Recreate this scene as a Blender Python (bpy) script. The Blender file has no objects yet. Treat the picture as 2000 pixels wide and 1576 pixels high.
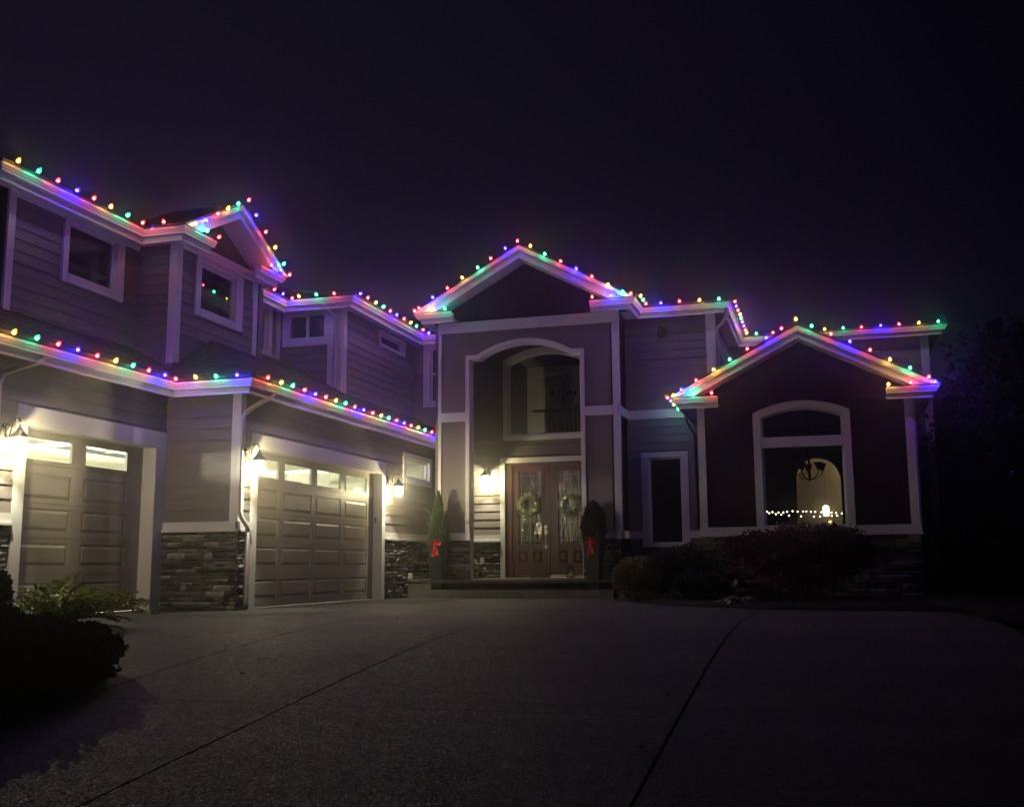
import bpy, bmesh, math, random
from mathutils import Vector, Matrix, noise
R = math.radians
random.seed(7)
S = bpy.context.scene
C = S.collection

# ---------------------------------------------------------------- camera
cd = bpy.data.cameras.new('camera'); cam = bpy.data.objects.new('camera', cd); C.objects.link(cam)
cam.location = (0, 0, 0.61)
_y, _p, _r = R(-16.558), R(8.752), R(-0.358)
fw = Vector((math.sin(_y)*math.cos(_p), math.cos(_y)*math.cos(_p), math.sin(_p)))
rt = Vector((math.cos(_y), -math.sin(_y), 0)); up = rt.cross(fw)
r2 = math.cos(_r)*rt + math.sin(_r)*up; u2 = -math.sin(_r)*rt + math.cos(_r)*up
m3 = Matrix((r2, u2, -fw)).transposed()
cam.rotation_euler = m3.to_euler()
cd.sensor_fit = 'HORIZONTAL'; cd.sensor_width = 36; cd.lens = 36*2074.5/2000
cd.clip_start = 0.05; cd.clip_end = 400
S.camera = cam

# ---------------------------------------------------------------- night sky
w = bpy.data.worlds.new('World'); S.world = w; w.use_nodes = True
nt = w.node_tree; bg = nt.nodes['Background']
# faint town glow to the left of the house fading to a nearly black sky on the right
tc = nt.nodes.new('ShaderNodeTexCoord'); dp = nt.nodes.new('ShaderNodeVectorMath'); dp.operation = 'DOT_PRODUCT'
nt.links.new(tc.outputs['Generated'], dp.inputs[0]); dp.inputs[1].default_value = Vector((-.93, .35, -.12)).normalized()
mr = nt.nodes.new('ShaderNodeMapRange'); mr.interpolation_type = 'SMOOTHSTEP'
mr.inputs[1].default_value = -.15; mr.inputs[2].default_value = .95; nt.links.new(dp.outputs['Value'], mr.inputs[0])
mxw = nt.nodes.new('ShaderNodeMix'); mxw.data_type = 'RGBA'; mxw.inputs[6].default_value = (.0005, .0005, .0017, 1); mxw.inputs[7].default_value = (.0052, .0040, .0100, 1)
nt.links.new(mr.outputs[0], mxw.inputs[0]); nt.links.new(mxw.outputs[2], bg.inputs['Color']); bg.inputs['Strength'].default_value = 1.0
S.view_settings.view_transform = 'Standard'; S.view_settings.look = 'None'
S.view_settings.gamma = 1; S.view_settings.use_curve_mapping = False
S.view_settings.exposure = 0.5
HAZE = True
HAZE_DENSITY = 0.0058
BULB_POWER = 3.5
LANTERN_POWER = 86.0
cy = S.cycles
cy.max_bounces = 6; cy.diffuse_bounces = 3; cy.glossy_bounces = 3; cy.transmission_bounces = 4
cy.transparent_max_bounces = 12; cy.volume_bounces = 0
cy.sample_clamp_indirect = 12.0; cy.caustics_reflective = False; cy.caustics_refractive = False
cy.volume_step_rate = 1.0; cy.volume_max_steps = 64

# ---------------------------------------------------------------- materials
def rgb(c): return (c[0], c[1], c[2], 1)
def mat(name, col, rough=0.6, spec=0.4, metal=0.0, var=0.0, scale=6.0, col2=None, bump=0.0, bscale=60.0, stretch=None):
    m = bpy.data.materials.new(name); m.use_nodes = True
    n = m.node_tree.nodes; l = m.node_tree.links; b = n['Principled BSDF']
    b.inputs['Base Color'].default_value = rgb(col); b.inputs['Roughness'].default_value = rough
    b.inputs['Specular IOR Level'].default_value = spec; b.inputs['Metallic'].default_value = metal
    if var or bump:
        g = n.new('ShaderNodeNewGeometry'); mp = n.new('ShaderNodeMapping')
        l.new(g.outputs['Position'], mp.inputs[0])
        if stretch: mp.inputs['Scale'].default_value = stretch
    if var:
        t = n.new('ShaderNodeTexNoise'); t.inputs['Scale'].default_value = scale; t.inputs['Detail'].default_value = 6
        l.new(mp.outputs[0], t.inputs['Vector'])
        mx = n.new('ShaderNodeMix'); mx.data_type = 'RGBA'
        c2 = col2 or tuple(max(0, x*(1-var)) for x in col)
        mx.inputs[6].default_value = rgb(c2); mx.inputs[7].default_value = rgb(tuple(min(1, x*(1+var*0.4)) for x in col))
        cr = n.new('ShaderNodeMapRange'); cr.inputs[1].default_value = .32; cr.inputs[2].default_value = .68
        l.new(t.outputs['Fac'], cr.inputs[0]); l.new(cr.outputs[0], mx.inputs[0]); l.new(mx.outputs[2], b.inputs['Base Color'])
    if bump:
        t2 = n.new('ShaderNodeTexNoise'); t2.inputs['Scale'].default_value = bscale; t2.inputs['Detail'].default_value = 4
        l.new(mp.outputs[0], t2.inputs['Vector'])
        bp = n.new('ShaderNodeBump'); bp.inputs['Strength'].default_value = bump; bp.inputs['Distance'].default_value = 0.01
        l.new(t2.outputs['Fac'], bp.inputs['Height']); l.new(bp.outputs[0], b.inputs['Normal'])
    return m
def emit(name, col, st):
    m = bpy.data.materials.new(name); m.use_nodes = True; n = m.node_tree.nodes; l = m.node_tree.links
    n.remove(n['Principled BSDF']); e = n.new('ShaderNodeEmission')
    e.inputs[0].default_value = rgb(col); e.inputs[1].default_value = st
    l.new(e.outputs[0], n['Material Output'].inputs[0]); m.cycles.emission_sampling = 'NONE'; return m
def glassy(name, tint=(.9, .92, .92), gloss=1.0, em=None, emst=0, rough=0.01, opaque=0.0, pattern=False):
    """thin clear sheet: transparent with a fresnel reflection (and, for bulb shells, its own glow)"""
    m = bpy.data.materials.new(name); m.use_nodes = True; n = m.node_tree.nodes; l = m.node_tree.links
    n.remove(n['Principled BSDF'])
    tr = n.new('ShaderNodeBsdfTransparent'); tr.inputs[0].default_value = rgb(tint)
    gl = n.new('ShaderNodeBsdfGlossy'); gl.inputs['Roughness'].default_value = rough
    fr = n.new('ShaderNodeFresnel'); gb = n.new('ShaderNodeNewGeometry'); ir = n.new('ShaderNodeMapRange')
    ir.inputs[3].default_value = 1.5; ir.inputs[4].default_value = 1/1.5; l.new(gb.outputs['Backfacing'], ir.inputs[0]); l.new(ir.outputs[0], fr.inputs[0])
    mu = n.new('ShaderNodeMath'); mu.operation = 'MULTIPLY'; mu.inputs[1].default_value = gloss; l.new(fr.outputs[0], mu.inputs[0])
    mx = n.new('ShaderNodeMixShader'); l.new(mu.outputs[0], mx.inputs[0]); l.new(tr.outputs[0], mx.inputs[1]); l.new(gl.outputs[0], mx.inputs[2])
    out = mx
    if pattern:   # seeded, rippled lantern / door glass
        tc = n.new('ShaderNodeTexCoord'); mp = n.new('ShaderNodeMapping'); mp.inputs['Scale'].default_value = pattern
        l.new(tc.outputs['Object'], mp.inputs[0])
        ns = n.new('ShaderNodeTexNoise'); ns.inputs['Scale'].default_value = 1; ns.inputs['Detail'].default_value = 3; ns.inputs['Distortion'].default_value = .6
        l.new(mp.outputs[0], ns.inputs['Vector'])
        mr = n.new('ShaderNodeMapRange'); mr.inputs[1].default_value = .42; mr.inputs[2].default_value = .60; mr.inputs[3].default_value = .30; mr.inputs[4].default_value = 1.0
        l.new(ns.outputs['Fac'], mr.inputs[0])
        cm = n.new('ShaderNodeMix'); cm.data_type = 'RGBA'; cm.inputs[6].default_value = (0, 0, 0, 1); cm.inputs[7].default_value = rgb(tint)
        l.new(mr.outputs[0], cm.inputs[0]); l.new(cm.outputs[2], tr.inputs[0])
        bp = n.new('ShaderNodeBump'); bp.inputs['Strength'].default_value = 0.8; bp.inputs['Distance'].default_value = .02
        l.new(ns.outputs['Fac'], bp.inputs['Height']); l.new(bp.outputs[0], gl.inputs['Normal'])
    if em:
        e = n.new('ShaderNodeEmission'); e.inputs[0].default_value = rgb(em); e.inputs[1].default_value = emst
        ad = n.new('ShaderNodeAddShader'); l.new(out.outputs[0], ad.inputs[0]); l.new(e.outputs[0], ad.inputs[1]); out = ad; m.cycles.emission_sampling = 'NONE'
    l.new(out.outputs[0], n['Material Output'].inputs[0]); return m

M = {}
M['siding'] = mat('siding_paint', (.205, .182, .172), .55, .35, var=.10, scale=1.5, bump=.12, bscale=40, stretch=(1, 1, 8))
M['panel'] = mat('smooth_panel_paint', (.19, .165, .165), .6, .3, var=.08, scale=1.2, bump=.05, bscale=80)
M['accent'] = mat('dark_accent_paint', (.040, .017, .020), .8, .12, var=.2, scale=3, bump=.2, bscale=25, stretch=(6, 6, 1))
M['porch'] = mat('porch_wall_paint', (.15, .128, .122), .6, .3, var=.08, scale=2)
M['trim'] = mat('white_trim_paint', (.74, .73, .72), .45, .4, var=.05, scale=2.5, bump=.04, bscale=30)
M['soffit'] = mat('soffit_paint', (.62, .6, .6), .6, .3, var=.05, scale=2)
M['gutter'] = mat('gutter_enamel', (.76, .76, .77), .28, .5, var=.04, scale=3)
M['pipe'] = mat('downspout_enamel', (.66, .65, .64), .35, .5)
M['pipe_dark'] = mat('downspout_taupe_enamel', (.17, .15, .14), .4, .5)
M['door'] = mat('garage_door_paint', (.31, .285, .25), .42, .5, var=.06, scale=3, bump=.12, bscale=22, stretch=(1, 1, 6))
M['stone'] = mat('ledge_stone', (.14, .132, .125), .5, .6, var=.55, scale=9, bump=.8, bscale=35)
M['stone2'] = mat('ledge_stone_pale', (.32, .295, .27), .42, .6, var=.5, scale=11, bump=.8, bscale=30)
M['stone3'] = mat('ledge_stone_dark', (.06, .057, .058), .6, .5, var=.5, scale=8, bump=.8, bscale=40)
M['mortar'] = mat('dark_mortar', (.022, .021, .022), .9, .1)
M['shingle'] = mat('roof_shingle', (.042, .042, .05), .8, .3, var=.6, scale=7, bump=.6, bscale=90)
M['wood'] = mat('mahogany_stain', (.105, .040, .026), .3, .5, var=.35, scale=9, bump=.06, bscale=30, stretch=(3, 3, .5))
M['metal'] = mat('dark_bronze', (.016, .015, .014), .5, .4)
M['brushed'] = mat('satin_nickel', (.42, .40, .36), .32, .5, metal=1)
M['step'] = mat('broomed_concrete', (.18, .168, .155), .8, .3, var=.3, scale=5, bump=.3, bscale=80)
M['planter'] = mat('glazed_planter', (.028, .042, .046), .35, .4, var=.2, scale=5)
M['ribbon'] = mat('red_satin_ribbon', (.75, .012, .025), .35, .5)
M['white'] = mat('white_plastic', (.75, .73, .68), .4, .4)
M['drywall'] = mat('garage_drywall', (.78, .78, .66), .8, .2)
M['ceil'] = mat('garage_ceiling', (.8, .8, .68), .8, .2)
M['rail'] = mat('galvanised_rail', (.7, .74, .78), .3, .5, metal=.6)
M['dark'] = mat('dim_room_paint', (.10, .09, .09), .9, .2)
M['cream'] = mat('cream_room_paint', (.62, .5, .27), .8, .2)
M['brownwood'] = mat('brown_cabinet', (.07, .05, .035), .5, .4)
M['curtain'] = mat('grey_curtain', (.35, .33, .33), .8, .2)
M['wire'] = mat('green_wire', (.01, .02, .012), .6, .3)
M['glass'] = glassy('window_glass', (.86, .88, .9))
M['seed'] = glassy('leaded_door_glass', (.66, .67, .68), gloss=3.2, rough=.06, pattern=(30, 30, 5))
M['mulch'] = mat('bark_mulch', (.022, .015, .012), .95, .2, var=.5, scale=20, bump=.9, bscale=50)
M['soil'] = mat('dark_lawn', (.018, .022, .012), .95, .2, var=.4, scale=2, bump=.8, bscale=40)

def concrete():
    m = bpy.data.materials.new('exposed_aggregate'); m.use_nodes = True
    n = m.node_tree.nodes; l = m.node_tree.links; b = n['Principled BSDF']
    g = n.new('ShaderNodeNewGeometry')
    v = n.new('ShaderNodeTexVoronoi'); v.inputs['Scale'].default_value = 75; l.new(g.outputs['Position'], v.inputs['Vector'])
    t = n.new('ShaderNodeTexNoise'); t.inputs['Scale'].default_value = .55; t.inputs['Detail'].default_value = 9; t.inputs['Roughness'].default_value = .65; l.new(g.outputs['Position'], t.inputs['Vector'])
    t3 = n.new('ShaderNodeTexNoise'); t3.inputs['Scale'].default_value = 14; t3.inputs['Detail'].default_value = 5; l.new(g.outputs['Position'], t3.inputs['Vector'])
    hs = n.new('ShaderNodeSeparateColor'); l.new(v.outputs['Color'], hs.inputs[0])
    cr = n.new('ShaderNodeValToRGB'); e = cr.color_ramp.elements
    e[0].position = 0; e[0].color = (.075, .074, .076, 1); e[1].position = 1; e[1].color = (.30, .295, .285, 1)
    x = cr.color_ramp.elements.new(.55); x.color = (.125, .122, .125, 1)
    x = cr.color_ramp.elements.new(.9); x.color = (.175, .172, .168, 1)
    l.new(hs.outputs[0], cr.inputs[0])
    mr = n.new('ShaderNodeMapRange'); mr.inputs[1].default_value = .3; mr.inputs[2].default_value = .7; mr.inputs[3].default_value = .42; mr.inputs[4].default_value = 1.0
    l.new(t.outputs['Fac'], mr.inputs[0])
    mr3 = n.new('ShaderNodeMapRange'); mr3.inputs[1].default_value = .3; mr3.inputs[2].default_value = .7; mr3.inputs[3].default_value = .7; mr3.inputs[4].default_value = 1.25
    l.new(t3.outputs['Fac'], mr3.inputs[0])
    b.inputs['Specular IOR Level'].default_value = .22
    # faint tyre and damp streaks running up to the garage doors
    mpp = n.new('ShaderNodeMapping'); mpp.inputs['Scale'].default_value = (.18, 1.5, 1); mpp.inputs['Rotation'].default_value = (0, 0, R(-18)); l.new(g.outputs['Position'], mpp.inputs[0])
    t4 = n.new('ShaderNodeTexNoise'); t4.inputs['Scale'].default_value = 1.1; t4.inputs['Detail'].default_value = 5; t4.inputs['Distortion'].default_value = .4; l.new(mpp.outputs[0], t4.inputs['Vector'])
    mr4 = n.new('ShaderNodeMapRange'); mr4.inputs[1].default_value = .36; mr4.inputs[2].default_value = .62; mr4.inputs[3].default_value = .72; mr4.inputs[4].default_value = 1.08; l.new(t4.outputs['Fac'], mr4.inputs[0])
    m4 = n.new('ShaderNodeMath'); m4.operation = 'MULTIPLY'; l.new(mr4.outputs[0], m4.inputs[0]); l.new(mr3.outputs[0], m4.inputs[1]); mr3 = m4
    mm = n.new('ShaderNodeMath'); mm.operation = 'MULTIPLY'; l.new(mr.outputs[0], mm.inputs[0]); l.new(mr3.outputs[0], mm.inputs[1])
    mx = n.new('ShaderNodeVectorMath'); mx.operation = 'SCALE'; l.new(cr.outputs[0], mx.inputs[0]); l.new(mm.outputs[0], mx.inputs['Scale'])
    l.new(mx.outputs[0], b.inputs['Base Color'])
    rr = n.new('ShaderNodeMapRange'); rr.inputs[3].default_value = .5; rr.inputs[4].default_value = .95; l.new(hs.outputs[1], rr.inputs[0]); l.new(rr.outputs[0], b.inputs['Roughness'])
    bp = n.new('ShaderNodeBump'); bp.inputs['Strength'].default_value = .8; bp.inputs['Distance'].default_value = .006
    l.new(v.outputs['Distance'], bp.inputs['Height']); l.new(bp.outputs[0], b.inputs['Normal'])
    return m
M['concrete'] = concrete()
def leafmat(name, a, b_, rough=.5):
    m = bpy.data.materials.new(name); m.use_nodes = True; n = m.node_tree.nodes; l = m.node_tree.links; b = n['Principled BSDF']
    g = n.new('ShaderNodeNewGeometry'); mx = n.new('ShaderNodeMix'); mx.data_type = 'RGBA'
    mx.inputs[6].default_value = rgb(a); mx.inputs[7].default_value = rgb(b_)
    l.new(g.outputs['Random Per Island'], mx.inputs[0]); l.new(mx.outputs[2], b.inputs['Base Color'])
    b.inputs['Roughness'].default_value = rough; return m
M['conifer'] = leafmat('conifer_needles', (.05, .11, .025), (.12, .20, .05))
M['box'] = leafmat('boxwood_leaves', (.15, .12, .07), (.30, .24, .13))
M['darkleaf'] = leafmat('dark_juniper', (.012, .016, .012), (.035, .04, .03), .6)
M['darkleaf2'] = leafmat('dark_evergreen_leaves', (.015, .02, .015), (.04, .05, .035), .4)
M['maple'] = leafmat('maroon_maple_leaves', (.10, .016, .024), (.17, .04, .045))
M['lime'] = leafmat('yellow_green_leaves', (.34, .42, .11), (.62, .68, .26))
M['glossy'] = leafmat('glossy_leaves', (.02, .03, .025), (.07, .08, .07), .18)
M['wreath'] = leafmat('pale_green_wreath_leaves', (.20, .27, .11), (.52, .57, .32))
M['pale'] = leafmat('pale_hosta_leaves', (.36, .36, .22), (.70, .68, .46))
M['bark'] = mat('bark', (.06, .045, .035), .9, .2, var=.4, scale=20)

# ---------------------------------------------------------------- object helpers
def base_inv(o):
    """inverse of the world matrix the parent had when built (roots only move without turning)"""
    p = o
    while p.parent: p = p.parent
    return Matrix.Translation(Vector(p.location)).inverted()
def link(o, parent=None):
    C.objects.link(o)
    if parent is not None:
        o.parent = parent
        if parent.parent is None: o.matrix_parent_inverse = base_inv(parent)
    return o
class MB:
    def __init__(s): s.v = []; s.f = []; s.m = []; s.cm = 0
    def quadbox(s, pts):
        b = len(s.v); s.v += [tuple(p) for p in pts]
        for q in ((0,3,2,1),(4,5,6,7),(0,1,5,4),(1,2,6,5),(2,3,7,6),(3,0,4,7)): s.f.append(tuple(b+i for i in q)); s.m.append(s.cm)
        return s
    def box(s, x0, x1, y0, y1, z0, z1):
        return s.quadbox([(x0,y0,z0),(x1,y0,z0),(x1,y1,z0),(x0,y1,z0),(x0,y0,z1),(x1,y0,z1),(x1,y1,z1),(x0,y1,z1)])
    def prism(s, P, poly, d0, d1):
        """polygon of (u,z) in wall frame P pushed out from d0 to d1"""
        n = len(poly); b = len(s.v)
        for d in (d0, d1): s.v += [tuple(P(u, z, d)) for u, z in poly]
        s.f.append(tuple(range(b, b+n))); s.f.append(tuple(range(b+2*n-1, b+n-1, -1)))
        for i in range(n): j = (i+1) % n; s.f.append((b+i, b+j, b+n+j, b+n+i))
        s.m += [s.cm]*(n+2); return s
    def wbox(s, P, u0, u1, z0, z1, d0, d1):
        return s.prism(P, [(u0, z0), (u1, z0), (u1, z1), (u0, z1)], d0, d1)
    def band(s, P, A, B, d0, d1):
        """strip between two matching polylines, pushed out from d0 to d1"""
        n = len(A); b = len(s.v)
        for d in (d0, d1):
            s.v += [tuple(P(u, z, d)) for u, z in A]; s.v += [tuple(P(u, z, d)) for u, z in B]
        for i in range(n-1):
            s.f += [(b+i, b+i+1, b+n+i+1, b+n+i), (b+2*n+i, b+3*n+i, b+3*n+i+1, b+2*n+i+1),
                    (b+i, b+2*n+i, b+2*n+i+1, b+i+1), (b+n+i, b+n+i+1, b+3*n+i+1, b+3*n+i)]
        s.f += [(b, b+n, b+3*n, b+2*n), (b+n-1, b+3*n-1, b+4*n-1, b+2*n-1)]
        s.m += [s.cm]*(4*(n-1)+2); return s
    def tube(s, pts, r, n=8, flat=1.0, cap=True):
        pts = [Vector(p) for p in pts]; b = len(s.v); k = len(pts)
        rad = r if isinstance(r, (list, tuple)) else [r]*k
        prev = None
        for i, p in enumerate(pts):
            t = (pts[min(i+1, k-1)]-pts[max(i-1, 0)]).normalized()
            if prev is None:
                a = Vector((0, 0, 1)) if abs(t.z) < .9 else Vector((1, 0, 0)); x = t.cross(a).normalized()
            else: x = (prev - t*prev.dot(t)).normalized()
            prev = x; y = t.cross(x)
            for j in range(n):
                q = 2*math.pi*j/n; s.v.append(tuple(p + (x*math.cos(q) + y*math.sin(q)*flat)*rad[i]))
        for i in range(k-1):
            for j in range(n):
                jj = (j+1) % n; s.f.append((b+i*n+j, b+i*n+jj, b+(i+1)*n+jj, b+(i+1)*n+j)); s.m.append(s.cm)
        if cap:
            s.f.append(tuple(b+j for j in range(n-1, -1, -1))); s.f.append(tuple(b+(k-1)*n+j for j in range(n))); s.m += [s.cm]*2
        return s
    def lathe(s, prof, n=16, c=(0, 0, 0), phase=0, sx=1, sy=1, caps=True):
        b = len(s.v); k = len(prof)
        for r, z in prof:
            for j in range(n):
                q = 2*math.pi*j/n+phase; s.v.append((c[0]+r*math.cos(q)*sx, c[1]+r*math.sin(q)*sy, c[2]+z))
        for i in range(k-1):
            for j in range(n):
                jj = (j+1) % n; s.f.append((b+i*n+j, b+i*n+jj, b+(i+1)*n+jj, b+(i+1)*n+j)); s.m.append(s.cm)
        if caps: s.f.append(tuple(b+j for j in range(n-1, -1, -1))); s.f.append(tuple(b+(k-1)*n+j for j in range(n))); s.m += [s.cm]*2
        return s
    def face(s, pts):
        b = len(s.v); s.v += [tuple(p) for p in pts]; s.f.append(tuple(range(b, b+len(pts)))); s.m.append(s.cm); return s
    def mesh(s, name, mats, smooth=False, fix=True):
        me = bpy.data.meshes.new(name); me.from_pydata(s.v, [], s.f)
        for m in (mats if isinstance(mats, (list, tuple)) else [mats]): me.materials.append(m)
        me.polygons.foreach_set('material_index', s.m)
        if fix:
            bm = bmesh.new(); bm.from_mesh(me); bmesh.ops.recalc_face_normals(bm, faces=bm.faces); bm.to_mesh(me); bm.free()
        if smooth: me.polygons.foreach_set('use_smooth', [True]*len(me.polygons))
        me.update(); return me
    def obj(s, name, mats, parent=None, smooth=False, kind=None, fix=True):
        o = bpy.data.objects.new(name, s.mesh(name, mats, smooth, fix)); link(o, parent)
        if kind: o['kind'] = kind
        return o
def tag(o, label, cat, group=None):
    o['label'] = label; o['category'] = cat
    if group: o['group'] = group
    return o
def root(name, loc, label=None, cat=None, group=None):
    o = bpy.data.objects.new(name, None); C.objects.link(o); o.location = loc; o.empty_display_size = .2
    if label: tag(o, label, cat, group)
    return o
def copy_tree(o, parent=None):
    c = o.copy(); C.objects.link(c)
    if parent is not None: c.parent = parent
    for ch in list(o.children): copy_tree(ch, c)
    return c
def FX(c):
    f = lambda u, z, d: Vector((c+d, u, z)); f.kind = 'X'; f.c = c; return f
def FY(c):
    f = lambda u, z, d: Vector((u, c-d, z)); f.kind = 'Y'; f.c = c; return f
def piece(name, me, P, u, z, d, sc, parent, roll=0.0):
    """a shared mesh (x along the wall, -y outward, z up) placed on wall frame P"""
    o = bpy.data.objects.new(name, me); link(o, parent)
    o.location = P(u, z, d); o.rotation_euler = (0, roll, math.pi/2 if P.kind == 'X' else 0); o.scale = sc
    return o
def point_light(name, loc, power, col, radius, parent=None):
    ld = bpy.data.lights.new(name, 'POINT'); ld.energy = power; ld.color = col; ld.shadow_soft_size = radius
    o = bpy.data.objects.new(name, ld); link(o, parent); o.location = loc; return o
def subtract(rects, hole):
    a, b, c, d = hole; out = []
    for u0, u1, z0, z1 in rects:
        if a >= u1 or b <= u0 or c >= z1 or d <= z0: out.append((u0, u1, z0, z1)); continue
        if a > u0: out.append((u0, a, z0, z1))
        if b < u1: out.append((b, u1, z0, z1))
        m0, m1 = max(a, u0), min(b, u1)
        if c > z0: out.append((m0, m1, z0, c))
        if d < z1: out.append((m0, m1, d, z1))
    return [r for r in out if r[1]-r[0] > .012 and r[3]-r[2] > .012]

# ---------------------------------------------------------------- ground
def G(y):
    t = min(max((12.5-y)/12.5, 0), 1); return -0.9*t*t*(3-2*t)
EDGE = [(-30, 1.55), (12.4, 1.66), (15.26, 1.73), (15.30, 1.2), (15.59, -.9), (17.01, -2.55), (19.47, -3.86), (20.3, -4.2), (20.31, 1.5), (30, 1.5)]
def xr(y):
    for (y0, x0), (y1, x1) in zip(EDGE, EDGE[1:]):
        if y0 <= y <= y1: return x0 + (x1-x0)*(y-y0)/(y1-y0)
    return 1.5
b = MB()
ys = [-60, -30, -10, 0] + [i*.5 for i in range(1, 26)] + [20, 60, 200]
xs = [-120, -20, -8, 0, 4, 20, 120]
for y0, y1 in zip(ys, ys[1:]):
    for x0, x1 in zip(xs, xs[1:]):
        b.face([(x0, y0, G(y0)-.06), (x1, y0, G(y0)-.06), (x1, y1, G(y1)-.06), (x0, y1, G(y1)-.06)])
g = b.obj('ground', M['soil'], fix=False); g['kind'] = 'structure'
# driveway slabs, split by the real control joints (gaps with dark filler under them)
b = MB(); gap = .011
yb = [-12] + [i*.35 for i in range(0, 21)] + [7.12] + [7.35+i*.35 for i in range(0, 15)] + [12.6, 14, 15.26] + [15.30, 15.59, 16.2, 17.01, 18, 19, 19.47, 20.3, 20.6]
yb = sorted(set(round(y, 3) for y in yb)); xj = [-26, -13, -9.9, -8.0, -5.6, -3.8, -1.0, 99]
for y0, y1 in zip(yb, yb[1:]):
    ya, yc = y0, y1
    for i in range(len(xj)-1):
        if xj[i] < -2: ya = y0 + (.006 if abs(y0-7.12) < .01 else 0); yc = y1 - (.006 if abs(y1-7.12) < .01 else 0)
        else: ya, yc = y0, y1
        xa = xj[i] + (gap if i >= 4 else 0)
        xe = xj[i+1]-(gap if i+1 >= 4 else 0)
        e0, e1 = min(xe, xr(ya)), min(xe, xr(yc))
        if y0 > 20.25: e0 = e1 = min(xe, -4.2)
        if e0 <= xa and e1 <= xa: continue
        b.face([(xa, ya, G(ya)), (max(e0, xa), ya, G(ya)), (max(e1, xa), yc, G(yc)), (xa, yc, G(yc))])
dr = b.obj('driveway', M['concrete'], fix=False); dr['kind'] = 'structure'
b = MB()
for xx in (-5.6, -3.8, -1.0):
    for y0, y1 in zip(yb, yb[1:]):
        if y1 <= 15.3: b.face([(xx-.02, y0, G(y0)-.012), (xx+.02, y0, G(y0)-.012), (xx+.02, y1, G(y1)-.012), (xx-.02, y1, G(y1)-.012)])
b.face([(-9, 7.10, G(7.12)-.016), (1.5, 7.10, G(7.12)-.016), (1.5, 7.14, G(7.12)-.016), (-9, 7.14, G(7.12)-.016)])
o = b.obj('joint_filler', M['mortar'], fix=False); o['kind'] = 'structure'

# ---------------------------------------------------------------- house
house = root('house', (-6, 18, 0), 'large two storey taupe house with white trim, two garage doors and an arched entry', 'house')
_board = MB(); _board.quadbox([(0,-.027,0),(1,-.027,0),(1,0,0),(0,0,0),(0,-.007,1),(1,-.007,1),(1,0,1),(0,0,1)])
BOARD = {k: _board.mesh('siding_board', M[k]) for k in ('siding', 'porch')}
nboards = 0
def wall(P, u0, u1, z0, z1, holes=(), zones=(), m='siding', name='wall', thick=.14, boards='siding', extra=()):
    """wall slab with its openings; zones are (z0,z1) spans covered by lapped siding boards"""
    global nboards
    rects = [(u0, u1, z0, z1)]
    for h in holes: rects = subtract(rects, h[:4])
    b = MB()
    for r in rects: b.wbox(P, r[0], r[1], r[2], r[3], -thick, 0)
    o = b.obj(name, M[m], house)
    for za, zb in zones:
        n = max(1, round((zb-za)/.172)); e = (zb-za)/n
        for k in range(n):
            rr = [(u0+.003, u1-.003, za+k*e, za+(k+1)*e)]
            for h in list(holes)+list(extra): rr = subtract(rr, h[:4])
            for a, b_, c, d in rr:
                L = b_-a
                if L < .03 or d-c < .02: continue
                cuts = [a, b_]
                if L > 3.8: cuts = [a, a+L*(.3+.4*random.random()), b_]
                for p, q in zip(cuts, cuts[1:]):
                    piece('siding_board', BOARD[boards], P, p+.0015, c, .0015, (q-p-.003, 1, (d-c)*1.0), o); nboards += 1
    return o
# stones
def stone_mesh(seed, m):
    rnd = random.Random(seed); b = MB(); nx, nz = 4, 2
    idx = {}
    for i in range(nx+1):
        for k in range(nz+1):
            edge = i in (0, nx) or k in (0, nz)
            y = -(.55 if edge else .85) - rnd.random()*.35
            idx[i, k] = len(b.v); b.v.append((i/nx + (0 if i in (0, nx) else rnd.uniform(-.06, .06)), y, k/nz + (0 if k in (0, nz) else rnd.uniform(-.15, .15))))
    for i in range(nx):
        for k in range(nz): b.f.append((idx[i, k], idx[i+1, k], idx[i+1, k+1], idx[i, k+1])); b.m.append(0)
    rim = [(i, 0) for i in range(nx+1)] + [(nx, k) for k in range(1, nz+1)] + [(i, nz) for i in range(nx-1, -1, -1)] + [(0, k) for k in range(nz-1, 0, -1)]
    base = len(b.v)
    for p in rim: v = b.v[idx[p]]; b.v.append((v[0], 0, v[2]))
    for j in range(len(rim)):
        jj = (j+1) % len(rim); b.f.append((idx[rim[j]], base+j, base+jj, idx[rim[jj]])); b.m.append(0)
    return b.mesh('stone', m)
STONES = [stone_mesh(i, M[('stone', 'stone', 'stone2', 'stone3')[i % 4]]) for i in range(12)]
nstones = 0
def stonework(P, u0, u1, z0, z1, depth=.05, single=True, parent=None):
    global nstones
    b = MB(); b.wbox(P, u0, u1, z0, z1, .0, .012)
    o = b.obj('stone_veneer', M['mortar'], house)
    rnd = random.Random(int(u0*100)+int(z1*10)); z = z0; sv = MB()
    while z < z1-.015:
        h = min(rnd.choice((.035, .045, .055, .07, .09)), z1-z)
        if z1-z-h < .02: h = z1-z
        u = u0
        while u < u1-.01:
            L = rnd.uniform(.1, .42)
            if u1-u-L < .09: L = u1-u
            d = depth*rnd.uniform(.45, 1.15)
            me = rnd.choice(STONES)
            if single:
                piece('stone', me, P, u+.003, z+.003, .0, (L-.006, d, h-.006), o, roll=rnd.uniform(-.006, .006)); nstones += 1
            else:
                sv.cm = STONES.index(me) % 4
                bb = len(sv.v)
                for v in me.vertices: sv.v.append(tuple(P(u+.003+v.co.x*(L-.006), z+.003+v.co.z*(h-.006), -v.co.y*d)))
                for f in me.polygons: sv.f.append(tuple(bb+i for i in f.vertices)); sv.m.append(sv.cm)
            u += L
        z += h
    if not single: q = sv.obj('stones', [M['stone'], M['stone'], M['stone2'], M['stone3']], o, kind='stuff')
    return o
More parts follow.
